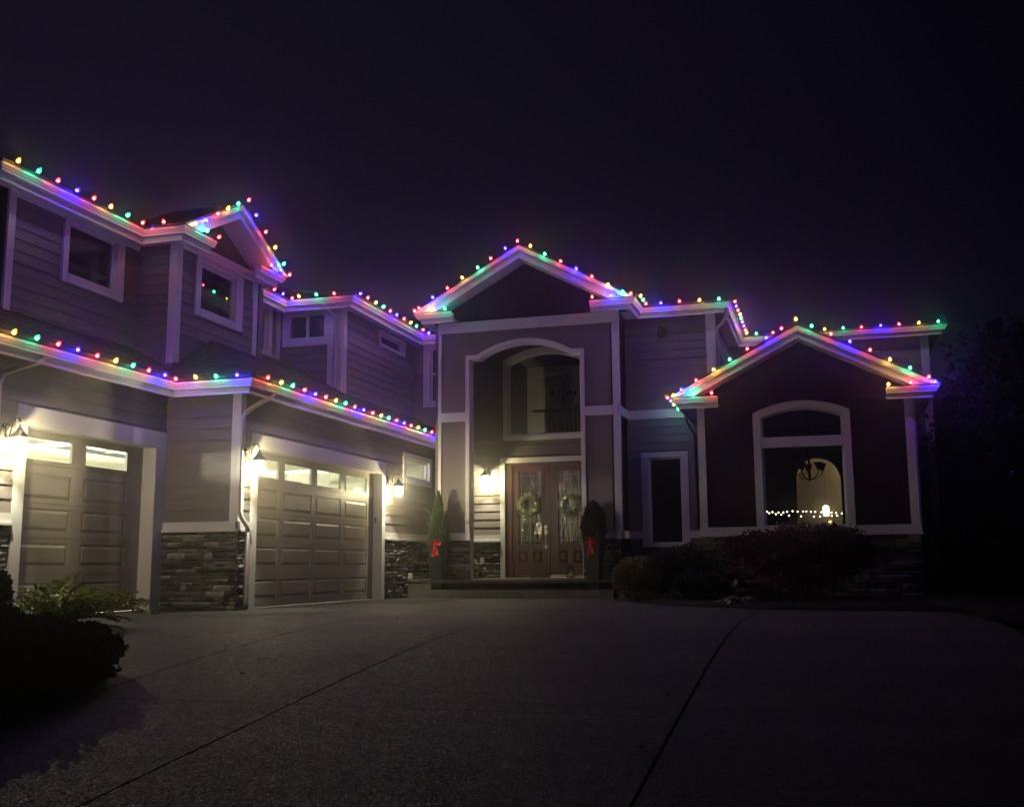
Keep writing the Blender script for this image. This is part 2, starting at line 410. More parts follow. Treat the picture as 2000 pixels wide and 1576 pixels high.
def arch_pts(u0, u1, zs, zp, n=18):
    """circular arc from (u0,zs) over the crown zp to (u1,zs)"""
    c = (u0+u1)/2; h = (u1-u0)/2; r = zp-zs; Rr = (h*h+r*r)/(2*r); a0 = math.asin(min(1, h/Rr))
    return [(c+Rr*math.sin(-a0+2*a0*i/n), zp-Rr+Rr*math.cos(-a0+2*a0*i/n)) for i in range(n+1)]
def window(P, u0, u1, z0, z1, tl=.09, tr=.09, tt=.09, tb=.11, mull=(), rails=(), arch=None, proud=.045, glass='glass', sash=.03, name='window'):
    b = MB(); zt = z1
    if arch: oi = arch_pts(u0, u1, z1, arch[0]); oo = arch_pts(u0-tl, u1+tr, z1+arch[2], arch[1])
    # casing
    if tl: b.wbox(P, u0-tl, u0, z0-tb, z1+(0 if arch else tt), .0, proud)
    if tr: b.wbox(P, u1, u1+tr, z0-tb, z1+(0 if arch else tt), .0, proud)
    if tb: b.wbox(P, u0, u1, z0-tb, z0, .0, proud+.012)
    if arch: b.band(P, oo, oi, .0, proud); b.prism(P, [(u0-tl, z1), (u0, z1), (u0-tl, z1+arch[2])], 0, proud); b.prism(P, [(u1+tr, z1), (u1, z1), (u1+tr, z1+arch[2])], 0, proud)
    elif tt: b.wbox(P, u0, u1, z1, z1+tt, .0, proud+.004)
    # reveals
    b.wbox(P, u0, u0+.012, z0, z1, -.10, 0); b.wbox(P, u1-.012, u1, z0, z1, -.10, 0)
    b.wbox(P, u0+.012, u1-.012, z0, z0+.012, -.10, 0)
    if arch: b.band(P, [(u, z+.01) for u, z in oi], oi, -.10, 0)
    else: b.wbox(P, u0+.012, u1-.012, z1-.012, z1, -.10, 0)
    o = b.obj(name, M['trim'], house)
    s = sash; b = MB(); a, c = u0+.012, u1-.012
    b.wbox(P, a, a+s, z0+.012, z1-.0, -.075, -.03); b.wbox(P, c-s, c, z0+.012, z1-.0, -.075, -.03); b.wbox(P, a+s, c-s, z0+.012, z0+.012+s, -.075, -.03)
    if arch: b.band(P, oi, [(u, z-s) for u, z in oi], -.075, -.03)
    else: b.wbox(P, a+s, c-s, z1-.012-s, z1-.012, -.075, -.03)
    for m_ in mull: b.wbox(P, m_-.028, m_+.028, z0+.012+s, z1-.012-s, -.077, -.022)
    for r_ in rails: b.wbox(P, a+s, c-s, r_-.022, r_+.022, -.079, -.024)
    b.obj('sash', M['trim'], o)
    us = [u0+.02]+list(mull)+[u1-.02]; zs = [z0+.02]+list(rails)+[z1-.0]
    for i in range(len(us)-1):
        for k in range(len(zs)-1):
            b = MB()
            if arch and k == len(zs)-2:
                pl = [(us[i], zs[k]), (us[i+1], zs[k])]+[p for p in reversed(oi)]
                b.prism(P, pl, -.055, -.05)
            else: b.wbox(P, us[i], us[i+1], zs[k], zs[k+1], -.055, -.05)
            b.obj('pane', M[glass], o)
    return o
def trimbox(P, rects, name='trim_board', d0=0, d1=.04, m='trim'):
    for r in rects:
        b = MB(); b.wbox(P, r[0], r[1], r[2], r[3], d0, d1 if len(r) < 5 else r[4]); b.obj(name, M[m], house)

# --- lower floor
W1, W2 = FX(-9.9), FX(-8.59)
YR = 14.27          # return wall (stone pier) plane
g1 = (11.22, 14.0, 0, 2.47); g2 = (14.76, 19.64, 0, 2.49); sw = (20.86, 22.24, 2.50, 2.92)
TOPL = 3.31
wall(W1, 6.0, YR, 0, TOPL, [g1], [(1.32, 3.29)], extra=[(11.06, 14.25, 0, 2.71)])
wall(FY(YR), -10.04, -8.59, 0, TOPL, [], [(1.32, 3.29)])
wall(W2, YR+.001, 23.0, 0, TOPL, [g2, sw], [(1.32, 3.29)], extra=[(14.6, 19.77, 0, 2.70)])
stonework(W1, 8.5, 11.05, 0, 1.17, single=False)
stonework(FY(YR), -9.9, -8.56, 0, 1.17)
stonework(W2, YR-.03, 14.60, 0, 1.17, depth=.07)
stonework(W2, 19.78, 20.95, 0, 1.17, depth=.075); stonework(W2, 20.95, 22.9, .38, 1.17, depth=.07, single=False)
# water table and caps (1.17 - 1.32)
def cap(P, u0, u1, e0=0, e1=0):
    b = MB(); b.wbox(P, u0, u1, 1.185, 1.32, 0, .045); b.wbox(P, u0-e0, u1+e1, 1.165, 1.195, 0, .085); b.obj('cap_trim', M['trim'], house)
cap(W1, 8.0, 11.06); cap(FY(YR), -9.9, -8.52); cap(W2, YR-.045, 14.60); cap(W2, 19.77, 22.95)
# corner boards of the pier
trimbox(FY(YR), [(-8.70, -8.55, 1.32, 3.3, .045)], 'corner_board'); trimbox(W2, [(YR+.0, YR+.10, 1.32, 3.3, .04)], 'corner_board')
trimbox(FX(-9.9), [(8.0, 8.1, 1.32, 3.3)], 'corner_board')
# garage door casings
def casing(P, o, l, r, t, dj):
    b = MB(); b.wbox(P, o[0]-l, o[0], 0, o[3]+t, 0, .045); b.wbox(P, o[1], o[1]+r, 0, o[3]+t, 0, .045); b.wbox(P, o[0], o[1], o[3], o[3]+t, 0, .047)
    b.wbox(P, o[1]-.018, o[1]-.001, 0, o[3]-.019, -dj, .044); b.wbox(P, o[0]+.001, o[0]+.018, 0, o[3]-.019, -dj, .044); b.wbox(P, o[0]+.001, o[1]-.001, o[3]-.018, o[3]-.001, -dj, .046)
    return b.obj('garage_door_casing', M['trim'], house)
casing(W1, g1, .16, .25, .24, .19); casing(W2, g2, .16, .13, .21, .15)
def garage_door(P, u0, u1, cols, dj, top, label):
    """door slab with raised panels and a row of four-sided lights"""
    rows = [(1.55, 1.88), (1.12, 1.42), (.66, .96), (.15, .44)]; wrow = (2.05, 2.37)
    holes = [(a, b_, r0, r1) for a, b_ in cols for r0, r1 in rows]; lights = [(a, b_, wrow[0], wrow[1]) for a, b_ in cols]
    b = MB(); rr = [(u0, u1, .01, top)]
    for h in lights: rr = subtract(rr, h)
    for r in rr: b.wbox(P, *r, -dj-.045, -dj-.014)
    seams = [2.0, 1.49, 1.03, .55]
    zz = [.012]+sorted(seams)+[top]
    for za, zb in zip(zz, zz[1:]):
        rr = [(u0, u1, za+.003, zb-.003)]
        for h in holes+lights: rr = subtract(rr, h)
        for r in rr: b.wbox(P, *r, -dj-.0141, -dj)
    o = b.obj('garage_door', M['door'], house); o['label'] = label
    for a, b_, c, d in holes:
        q = MB(); i = .012; k = .055
        o1 = [(a+i, c+i), (b_-i, c+i), (b_-i, d-i), (a+i, d-i)]; i1 = [(a+k, c+k), (b_-k, c+k), (b_-k, d-k), (a+k, d-k)]
        q.quadbox([P(u, z, -dj-.0135) for u, z in o1]+[P(u, z, -dj-.002) for u, z in i1]); q.obj('door_panel', M['door'], o)
    for a, b_, c, d in lights:
        q = MB()
        for r in ((a, a+.022, c, d), (b_-.022, b_, c, d), (a+.022, b_-.022, c, c+.02), (a+.022, b_-.022, d-.02, d)): q.wbox(P, *r, -dj-.03, -dj+.006)
        q.obj('light_frame', M['door'], o)
        q = MB(); q.wbox(P, a+.015, b_-.015, c+.015, d-.015, -dj-.024, -dj-.019); q.obj('pane', M['glass'], o)
    return o
garage_door(W1, 11.22, 14.0, [(11.42, 12.40), (12.65, 13.62)], .19, 2.47, 'single garage door with two lit panes')
garage_door(W2, 14.76, 19.64, [(14.86, 15.78), (15.95, 16.96), (17.13, 18.13), (18.32, 19.31)], .15, 2.49, 'double garage door with four lit panes')
window(W2, *sw, tl=.13, tr=.13, tt=.10, tb=.12)
trimbox(FY(19.62), [(-8.70, -8.66, 1.48, 1.60, .02)], 'keypad', m='metal')
# --- garage interior
b = MB(); b.box(-16.2, -16.1, 6.1, 22.9, 0, 2.95); b.box(-16.1, -8.75, 22.86, 22.96, 0, 2.95); b.box(-16.1, -10.05, 6.0, 6.1, 0, 2.95)
b.obj('garage_room_wall', M['drywall'], house)
b = MB(); b.box(-16.1, -10.06, 6.1, 22.86, 2.95, 3.05); b.box(-10.06, -8.75, YR+.02, 22.86, 2.95, 3.05); b.obj('garage_ceiling', M['ceil'], house)
b = MB(); b.box(-16.1, -10.05, 6.1, 14.2, -.05, .002); b.box(-16.1, -8.8, 14.2, 22.86, -.05, .002); b.obj('garage_floor', M['step'], house)
b = MB()
for yy, x0 in ((11.4, -10.2), (13.85, -10.2), (14.9, -8.9), (19.5, -8.9)):
    b.box(x0-3.2, x0, yy-.025, yy+.025, 2.52, 2.58)
b.box(-13.4, -10.2, 12.6, 12.68, 2.66, 2.74); b.box(-12.2, -8.9, 17.1, 17.18, 2.66, 2.74)
b.box(-11.62, -11.58, 14.4, 22, 2.50, 2.56); b.box(-12.62, -12.58, 7, 22, 2.66, 2.74)
b.obj('door_track', M['rail'], house)
b = MB(); b.box(-13.5, -13.1, 12.45, 12.85, 2.55, 2.8); b.box(-12.5, -12.1, 16.95, 17.35, 2.55, 2.8); b.obj('door_opener', M['rail'], house)
b = MB(); b.box(-16.1, -15.6, 8, 22, 2.36, 2.42); b.box(-16.1, -15.7, 10, 12, 2.42, 2.75); b.box(-16.1, -15.65, 17.5, 19, 2.42, 2.7); b.obj('storage_shelf', M['cream'], house)
for yy in (11.5, 18.2):
    point_light('garage_ceiling_lamp', (-12.9, yy, 2.3), 760, (1, .96, .70), .15, house)

# --- eaves
def offs(path, d):
    out = []; n = len(path); P2 = [Vector(p) for p in path]
    def nrm(a, b_): t = (b_-a).normalized(); return Vector((-t.y, t.x))
    for i, p in enumerate(P2):
        if i == 0: q = p+nrm(P2[0], P2[1])*d
        elif i == n-1: q = p+nrm(P2[-2], P2[-1])*d
        else:
            a, c = nrm(P2[i-1], p), nrm(p, P2[i+1]); q = p + (a+c)*(d/(1+a.dot(c)))
        out.append(q)
    return out
def sweep(b, path, prof):
    rings = []
    for d, z in prof:
        rings.append([(q.x, q.y, z) for q in offs(path, d)])
    n = len(prof); k = len(path); base = len(b.v)
    for i in range(k):
        for j in range(n): b.v.append(rings[j][i])
    for i in range(k-1):
        for j in range(n):
            jj = (j+1) % n; b.f.append((base+i*n+j, base+i*n+jj, base+(i+1)*n+jj, base+(i+1)*n+j)); b.m.append(b.cm)
    b.f.append(tuple(base+j for j in range(n-1, -1, -1))); b.f.append(tuple(base+(k-1)*n+j for j in range(n))); b.m += [b.cm]*2
def eave(path, zt, over=.44, soff=True):
    b = MB(); sweep(b, path, [(0, zt), (0, zt-.012), (.008, zt-.016), (.008, zt-.03), (.022, zt-.042), (.03, zt-.062), (.046, zt-.082), (.05, zt-.105), (.118, zt-.105), (.118, zt-.03), (.012, zt-.03), (.012, zt)])
    b.obj('gutter', M['gutter'], house)
    b = MB(); sweep(b, path, [(.119, zt-.005), (.119, zt-.20), (.145, zt-.20), (.145, zt-.005)]); b.obj('fascia', M['trim'], house)
    if soff:
        b = MB(); sweep(b, path, [(.145, zt-.13), (over, zt-.13), (over, zt-.11), (.145, zt-.11)]); b.obj('soffit', M['soffit'], house)
ZU, ZL, ZR = 5.94, 3.42, 3.73
eave([(-14, 10.86), (-10.2, 10.86), (-10.2, 13.9), (-9.46, 13.9), (-9.46, 14.83)], ZU)
eave([(-9.46, 16.28), (-9.46, 17.17), (-10.7, 17.17)], ZU)
eave([(-10.25, 17.2), (-10.25, 18.68), (-8.8, 18.68), (-8.8, 22.57), (-8.2, 22.57)], ZU)
eave([(-8.28, 25), (-8.28, 20.55), (-7.43, 20.55)], ZU)
eave([(-4.47, 20.55), (-3.53, 20.55), (-3.53, 21.48), (-1.75, 21.48), (-1.75, 25.1), (2.74, 25.1), (2.74, 30)], ZU)
eave([(-2.76, 21.92), (-2.76, 19.75), (-1.90, 19.75)], ZR)
eave([(1.07, 19.75), (1.96, 19.75), (1.96, 25)], ZR)
eave([(-9.45, 5.5), (-9.45, 13.83), (-8.14, 13.83), (-8.14, 22.95)], ZL)

# --- upper floor walls (board zones end under the soffit)
ZS = ZU-.13
B1, B2, B3, B4 = FX(-10.62), FX(-9.9), FX(-10.65), FX(-9.25)
w1 = (12.67, 13.79, 4.92, 5.73); w2 = (15.02, 16.12, 4.89, 5.68); w3 = (17.3, 18.58, 4.88, 5.74)
wall(B1, 11.45, 14.35, 3.6, ZS, [w1], [(4.0, ZS)], extra=[(12.5, 14.0, 4.8, 5.9)])
window(B1, *w1, tl=.115, tr=.17, tt=.08, tb=.13)
trimbox(B1, [(11.45, 11.58, 3.9, ZS), (11.58, 12.55, ZS-.075, ZS), (13.97, 14.33, ZS-.075, ZS)], 'corner_board')
wall(FY(14.35), -10.76, -9.9, 3.6, ZS, [], [(4.0, ZS)]); wall(FY(11.45), -14, -10.62, 3.6, ZS, [])
trimbox(FY(14.35), [(-9.99, -9.855, 3.85, ZS, .045)], 'corner_board'); trimbox(B2, [(14.35, 14.47, 3.88, ZS)], 'corner_board')
wall(B2, 14.351, 16.83, 3.6, 5.97, [w2], [(4.36, 5.78)], extra=[(14.85, 16.37, 4.74, 5.9)])
window(B2, *w2, tl=.15, tr=.22, tt=.09, tb=.13)
trimbox(B2, [(14.47, 16.72, 5.775, 5.95, .05)], 'frieze_board'); trimbox(B2, [(16.70, 16.845, 4.25, 5.775)], 'corner_board')
wall(FY(16.97), -10.62, -9.9, 4.0, ZS, [])
wall(B3, 16.98, 19.1, 4.4, ZS, [w3], [], m='panel')
window(B3, *w3, tl=.09, tr=.14, tt=.07, tb=.14, mull=(17.9,))
trimbox(B3, [(18.72, 19.07, 4.73, 4.86, .04), (18.96, 19.07, 4.86, ZS, .038)], 'trim_board')
dw = (-10.46, -9.62, 5.22, 5.74)
wall(FY(19.1), -10.79, -9.25, 4.1, ZS, [dw], [(4.2, 5.08)], extra=[(-10.6, -9.53, 5.07, 5.9)])
window(FY(19.1), *dw, tl=.10, tr=.08, tt=.065, tb=.15, mull=(-10.03,))
trimbox(FY(19.1), [(-9.54, -9.22, 4.10, ZS, .05)], 'corner_board'); trimbox(B4, [(19.1, 19.26, 4.02, ZS, .045)], 'corner_board')
sl = (20.97, 22.28, 5.46, 5.69)
wall(B4, 19.101, 23.0, 3.9, ZS, [sl], [(4.0, ZS)], extra=[(20.9, 22.36, 5.40, 5.9)])
window(B4, *sl, tl=.075, tr=.075, tt=.065, tb=.065, sash=.02)
bw = (-8.83, -8.1, 4.43, 5.71)
wall(FY(23.0), -9.25, -7.87, 3.3, ZS, [bw], [(3.9, ZS)], extra=[(-9.0, -7.9, 4.31, 5.9)])
window(FY(23.0), *bw, tl=.165, tr=.1, tt=.08, tb=.12, rails=(5.1,))
# --- entry block
E1, E2 = FY(21.0), FY(22.8)
XO0, XO1 = -7.17, -4.77
wall(E1, -7.87, XO0, .3, 5.78, [], m='panel', thick=.2); wall(E1, XO1, -4.0, .3, 5.78, [], m='panel', thick=.2)
arc_i = [(XO0, 4.97), (-6.93, 4.97), (-6.93, 5.0)] + arch_pts(-6.93, -5.01, 5.0, 5.26, 20)[1:-1] + [(-5.01, 5.0), (-5.01, 4.97), (XO1, 4.97)]
b = MB(); b.prism(E1, [(XO0, 5.78)]+[(XO1, 5.78)]+list(reversed(arc_i)), -.2, 0)
b.obj('wall', M['panel'], house)
# arched opening trim: outer outline against inner outline, front face and returning jamb
arc_o = [(-7.255, 5.055), (-6.975, 5.055), (-6.96, 5.07)] + arch_pts(-6.95, -4.98, 5.075, 5.345, 20)[1:-1] + [(-4.97, 5.07), (-4.955, 5.055), (-4.685, 5.055)]
for P_, d0, d1 in ((E1, 0, .05), (FY(21.2), -.05, 0)):
    b = MB(); b.band(P_, [(-7.255, 1.32)]+arc_o+[(-4.685, 1.32)], [(XO0, 1.32)]+arc_i+[(XO1, 1.32)], d0, d1); b.obj('arch_trim', M['trim'], house)
b = MB(); b.band(E1, [(XO0, .38)]+arc_i+[(XO1, .38)], [(XO0+.015, .38)]+[(min(max(u, XO0+.015), XO1-.015), z-.015) for u, z in arc_i]+[(XO1-.015, .38)], -.2, .0)
b.obj('arch_jamb', M['trim'], house)
for u0, u1 in ((-7.87, -7.255), (-4.685, -4.0)):
    trimbox(E1, [(u0, u1, 3.65, 3.84, .045)], 'belt_board')
    b = MB(); b.wbox(E1, u0-.01, u1+.01+(.09 if u0 < -6 else 0), 1.18, 1.32, 0, .055); b.wbox(E1, u0-.03, u1+.03+(.1 if u0 < -6 else 0), 1.16, 1.195, 0, .095); b.obj('cap_trim', M['trim'], house)
    stonework(E1, u0-.0, u1+(.09 if u0 < -6 else 0), .38, 1.16, depth=.06)
stonework(FY(21.0), XO1-.0, -4.685, .38, 1.16, single=False)
trimbox(E1, [(-7.87, -7.80, 1.32, 3.65, .04), (-7.87, -7.80, 3.84, 5.56, .04), (-4.10, -4.0, 1.32, 3.65, .04), (-4.10, -4.0, 3.84, 5.56, .04)], 'corner_board')
trimbox(E1, [(-7.87, -4.0, 5.56, 5.785, .05)], 'frieze_board')
b = MB(); b.prism(E1, [(-8.0, 5.79), (-3.8, 5.79), (-3.8, 5.9), (-5.94, 7.06), (-8.0, 5.92)], -.15, 0); b.obj('gable_wall', M['accent'], house)
wall(FX(-4.0), 21.0, 21.93, .3, ZS, [], m='panel'); trimbox(FX(-4.0), [(21.0, 21.93, 3.65, 3.84, .045), (21.0, 21.93, 1.17, 1.32, .05)], 'belt_board')
trimbox(FX(-4.0), [(20.96, 21.08, 1.32, 3.65, .04), (20.96, 21.08, 3.84, ZS, .04)], 'corner_board')
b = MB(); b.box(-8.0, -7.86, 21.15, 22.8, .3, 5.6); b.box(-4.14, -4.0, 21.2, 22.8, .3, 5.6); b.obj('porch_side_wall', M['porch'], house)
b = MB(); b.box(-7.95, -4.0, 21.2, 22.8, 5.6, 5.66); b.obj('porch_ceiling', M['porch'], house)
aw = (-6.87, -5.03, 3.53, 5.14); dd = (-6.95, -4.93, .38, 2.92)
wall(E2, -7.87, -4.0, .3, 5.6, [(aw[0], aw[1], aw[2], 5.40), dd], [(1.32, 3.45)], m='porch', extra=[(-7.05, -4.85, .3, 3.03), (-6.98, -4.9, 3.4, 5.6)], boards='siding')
b = MB(); ap = arch_pts(aw[0], aw[1], 5.14, 5.39)
b.prism(E2, [(aw[0], 5.14)]+ap[1:10]+[ap[9], (aw[0], 5.40)][1:], -.14, -.0005); b.prism(E2, [(aw[1], 5.40)]+ap[9:], -.14, -.0005); b.obj('wall', M['porch'], house)
window(E2, *aw, tl=.11, tr=.11, tt=.1, tb=.11, arch=(5.39, 5.53, .11), proud=.045)
trimbox(E2, [(-7.06, -6.95, .38, 2.92), (-6.95, -4.93, 2.92, 3.03), (-4.93, -4.82, .38, 3.03), (-7.06, -6.95, 2.92, 3.03)], 'door_casing')
cap(E2, -7.87, -7.06); stonework(E2, -7.87, -7.06, .38, 1.165, depth=.055)
# front doors
b = MB(); b.wbox(E2, -6.95, -6.80, .40, 2.92, -.12, .0); b.wbox(E2, -5.06, -4.93, .40, 2.92, -.12, .0); b.wbox(E2, -6.80, -5.06, 2.86, 2.92, -.12, .0); b.wbox(E2, -6.80, -5.06, .40, .43, -.12, .03)
fd = b.obj('front_door', M['wood'], house); fd['label'] = 'double front door in reddish brown wood'
for a, c, side in ((-6.795, -5.935, 1), (-5.925, -5.065, -1)):
    gl = (a+.145, a+.145+.53, 1.11, 2.71) if side > 0 else (c-.145-.53, c-.145, 1.11, 2.71)
    pn = [(gl[0]+.0, gl[0]+.2, .71, .96), (gl[1]-.2, gl[1]-.0, .71, .96)]
    b = MB(); rr = [(a, c, .435, 2.855)]
    for h in [gl]+pn: rr = subtract(rr, h)
    for r in rr: b.wbox(E2, *r, -.075, -.03)
    for h in pn:
        i, k = .0, .045; q = [(h[0], h[2]), (h[1], h[2]), (h[1], h[3]), (h[0], h[3])]; q2 = [(h[0]+k, h[2]+k), (h[1]-k, h[2]+k), (h[1]-k, h[3]-k), (h[0]+k, h[3]-k)]
        b.quadbox([E2(u, z, -.055) for u, z in q]+[E2(u, z, -.036) for u, z in q2])
    for r in ((gl[0]-.03, gl[0], gl[2]-.03, gl[3]+.03), (gl[1], gl[1]+.03, gl[2]-.03, gl[3]+.03), (gl[0], gl[1], gl[3], gl[3]+.03), (gl[0], gl[1], gl[2]-.03, gl[2])): b.wbox(E2, *r, -.035, -.012)
    b.obj('door_leaf', M['wood'], fd)
    b = MB(); b.wbox(E2, gl[0], gl[1], gl[2], gl[3], -.055, -.047); b.obj('door_glass', M['seed'], fd)
    # leaded caming: border and vertical bars
    b = MB(); t = .0025
    for f in (.12, .5, .88): u = gl[0]+(gl[1]-gl[0])*f; b.wbox(E2, u-t, u+t, gl[2], gl[3], -.046, -.040)
    for f in (.05, .3, .7, .95): z = gl[2]+(gl[3]-gl[2])*f; b.wbox(E2, gl[0], gl[1], z-t, z+t, -.0465, -.0405)
    b.obj('door_came', M['brushed'], fd)
b = MB(); u = -6.02
b.wbox(E2, u-.03, u+.03, 1.02, 1.50, -.03, -.018)
b.tube([E2(u, 1.08, -.02), E2(u, 1.10, .035), E2(u, 1.2, .05), E2(u, 1.30, .035), E2(u, 1.33, -.02)], .012, 8); b.lathe([(.0, -.01), (.028, 0), (.03, .03), (.02, .05)], 12, tuple(E2(u, 1.42, -.005)))
b.wbox(E2, u-.033, u+.033, 1.38, 1.52, -.018, .006); b.obj('door_handle', M['brushed'], fd)
# --- middle wall and upper right
Mw = FY(21.93)
tw = (-3.57, -2.87, 1.06, 2.84)
wall(Mw, -4.0, -2.14, .1, ZS, [tw], [(1.32, 3.65), (3.84, ZS)], extra=[(-3.72, -2.74, .9, 2.96)])
window(Mw, *tw, tl=.14, tr=.13, tt=.11, tb=.06)
trimbox(Mw, [(-4.0, -2.33, 3.65, 3.84, .045)], 'belt_board'); trimbox(Mw, [(-2.29, -2.095, 4.0, ZS, .045)], 'corner_board'); trimbox(FX(-2.14), [(21.93, 22.03, 4.0, ZS, .04)], 'corner_board')
trimbox(Mw, [(-4.0, -3.71, 1.17, 1.32, .05), (-2.74, -2.33, 1.17, 1.32, .05)], 'cap_trim')
stonework(Mw, -4.0, -2.33, .1, 1.0, depth=.04, single=False)
wall(FX(-2.14), 21.931, 25.5, 3.9, ZS, [], [(4.0, ZS)])
wall(FY(25.5), -2.14, 2.31, 0, ZS, [], [(3.9, ZS)]); wall(FX(2.31), 25.501, 30, 0, ZS, [])
trimbox(FY(25.5), [(2.17, 2.35, 1.2, ZS, .045)], 'corner_board')
# --- right gable block
Gw = FY(20.2)
gw = (-1.16, .31, 1.30, 3.32)
wall(Gw, -2.33, 1.53, .0, 3.60, [(gw[0], gw[1], gw[2], 3.50)], m='accent')
b = MB(); ap = arch_pts(gw[0], gw[1], 3.32, 3.49)
b.prism(Gw, [(gw[0], 3.50)]+ap[:10], -.14, -.0005); b.prism(Gw, [(gw[1], 3.50)]+list(reversed(ap[9:])), -.14, -.0005)
b.prism(Gw, [(-2.5, 3.605), (1.7, 3.605), (1.7, 3.75), (-.4, 4.78), (-2.5, 3.75)], -.14, 0); b.obj('gable_wall', M['accent'], house)
o = window(Gw, *gw, tl=.14, tr=.13, tt=.1, tb=.10, arch=(3.49, 3.63, .10), rails=(2.865,), proud=.045)
b = MB(); b.wbox(Gw, gw[0]+.013, gw[1]-.013, 2.77, 2.96, -.03, .044); b.obj('transom_bar', M['trim'], o)
trimbox(Gw, [(-2.33, -2.19, 1.32, 3.60), (1.38, 1.53, 1.32, 3.60)], 'corner_board')
b = MB(); b.wbox(Gw, -2.35, 1.55, 1.165, 1.32, 0, .05); b.wbox(Gw, -2.37, 1.57, 1.145, 1.18, 0, .085); b.obj('cap_trim', M['trim'], house)
stonework(Gw, -2.33, 1.53, .0, 1.14, depth=.04, single=False)
wall(FX(1.53), 20.201, 26, 0, 3.6, []); b = MB(); b.box(-2.33, -2.2, 20.35, 21.93, 0, 3.6); b.obj('wall', M['accent'], house)
trimbox(FX(1.53), [(20.2, 20.34, 1.32, 3.6)], 'corner_board')

# --- gables: rake boards, crown strip, sloping soffit and roof slopes
def roofplane(pts, name='roof_slope', th=.05, courses=0):
    """four corner slab (eave a->b, ridge d<-c); courses>0 adds stepped shingle rows"""
    a, b_, c, d = [Vector(p) for p in pts]; n = (b_-a).cross(d-a).normalized()
    if n.z < 0: n = -n
    q = MB(); q.quadbox([p for p in (a, b_, c, d)]+[p+n*th for p in (a, b_, c, d)]); o = q.obj(name, M['shingle'], house)
    if courses:
        s = MB(); rnd = random.Random(3)
        for k in range(courses):
            f0, f1 = k/courses, (k+1)/courses
            l0, r0, l1, r1 = a.lerp(d, f0), b_.lerp(c, f0), a.lerp(d, f1), b_.lerp(c, f1)
            L = (r0-l0).length; m_ = max(1, int(L/.33)); off = rnd.random()*.5
            for j in range(-1, m_+1):
                t0, t1 = max(0, (j+off)/m_), min(1, (j+1+off)/m_-.004/max(L, .1))
                if t1-t0 < .02: continue
                h = .004+rnd.random()*.006
                p = [l0.lerp(r0, t0), l0.lerp(r0, t1), l1.lerp(r1, t1), l1.lerp(r1, t0)]
                s.quadbox([p[0]+n*(th+.0005), p[1]+n*(th+.0005), p[2]+n*(th+.0005), p[3]+n*(th+.0005), p[0]+n*(th+h+.008), p[1]+n*(th+h+.008), p[2]+n*(th+.003), p[3]+n*(th+.003)])
        s.obj('shingles', M['shingle'], o, kind='stuff')
    return o
def gable(P, pu, pz, ul, ur, zb, t, over, back):
    """P outer face frame; rake boards either side of the peak"""
    for e in (ul, ur):
        s = (pz-zb)/(pu-e) ; ui = e + t/abs(s)*(1 if pu > e else -1)
        b = MB(); b.prism(P, [(e, zb), (pu, pz), (pu, pz-t), (ui, zb)], -.03, 0); b.obj('rake_board', M['trim'], house)
        t2 = .09; ui2 = e+t2/abs(s)*(1 if pu > e else -1)
        b = MB(); b.prism(P, [(e, zb), (pu, pz+.002), (pu, pz-t2), (ui2, zb)], .0005, .03); b.obj('rake_crown', M['trim'], house)
        b = MB(); b.prism(P, [(ui, zb), (pu, pz-t), (pu, pz-t+.02), (ui-.02*(1 if pu > e else -1), zb)], -over, -.031); b.obj('soffit', M['soffit'], house)
        sg = -1 if pu > e else 1
        roofplane([P(e+sg*.03, zb-.01, .03), P(e+sg*.03, zb-.01, -back), P(pu, pz+.004, -back), P(pu, pz+.004, .03)], th=.03)
gable(FY(20.55), -5.94, 7.23, -8.27, -3.57, 5.95, .26, .45, 6.0)
gable(FY(19.75), -.41, 4.95, -2.76, 1.95, ZR+.02, .22, .45, 2.2)
gable(FX(-9.46), 15.53, 6.80, 13.92, 17.16, 5.95, .23, .44, 1.3)
b = MB(); b.prism(FX(-9.9), [(13.98, 5.96), (17.1, 5.96), (15.53, 6.62)], -.12, 0); b.obj('gable_wall', M['accent'], house)
# main roofs behind the eaves (shallow, mostly out of sight) 
roofplane([(-10.2, 10.86, ZU-.01), (-10.25, 18.7, ZU-.01), (-13.5, 18.7, 6.35), (-13.5, 12.8, 6.35)])
roofplane([(-14.5, 10.86, ZU-.01), (-10.2, 10.86, ZU-.01), (-13.5, 12.8, 6.35), (-14.5, 12.8, 6.35)])
roofplane([(-8.8, 18.7, ZU-.01), (-8.8, 26, ZU-.01), (-12, 26, 6.8), (-12, 20.5, 6.8)])
roofplane([(-3.5, 21.48, ZU-.01), (-1.75, 21.48, ZU-.01), (-3.4, 26, 7.0), (-5.5, 26, 7.0)])
roofplane([(-1.75, 21.48, ZU-.01), (-1.75, 25.1, ZU-.01), (-1.9, 26, 6.5), (-3.4, 26, 7.0)])
roofplane([(-1.75, 25.1, ZU-.01), (2.74, 25.1, ZU-.01), (.5, 29, 6.65), (-1.9, 29, 6.65)])
# lower roofs
s_ = .55
def zx(x, e): return ZL+.005+s_*(e-x)
roofplane([(-9.45, 5.5, ZL), (-9.45, 13.83, ZL), (-10.62, 15.0, zx(-10.62, -9.45)), (-10.62, 5.5, zx(-10.62, -9.45))], courses=7)
roofplane([(-8.14, 13.83, ZL), (-8.14, 23.0, ZL), (-9.9, 23.0, 4.385), (-9.9, 15.43, 4.385)], courses=12)
roofplane([(-9.45, 13.83, ZL), (-8.14, 13.83, ZL), (-9.9, 15.43, 4.385), (-10.0, 14.38, 3.73)], courses=12)
roofplane([(-9.85, 16.8, 4.36), (-9.85, 19.1, 4.36), (-10.7, 19.1, 4.80), (-10.7, 16.8, 4.80)])
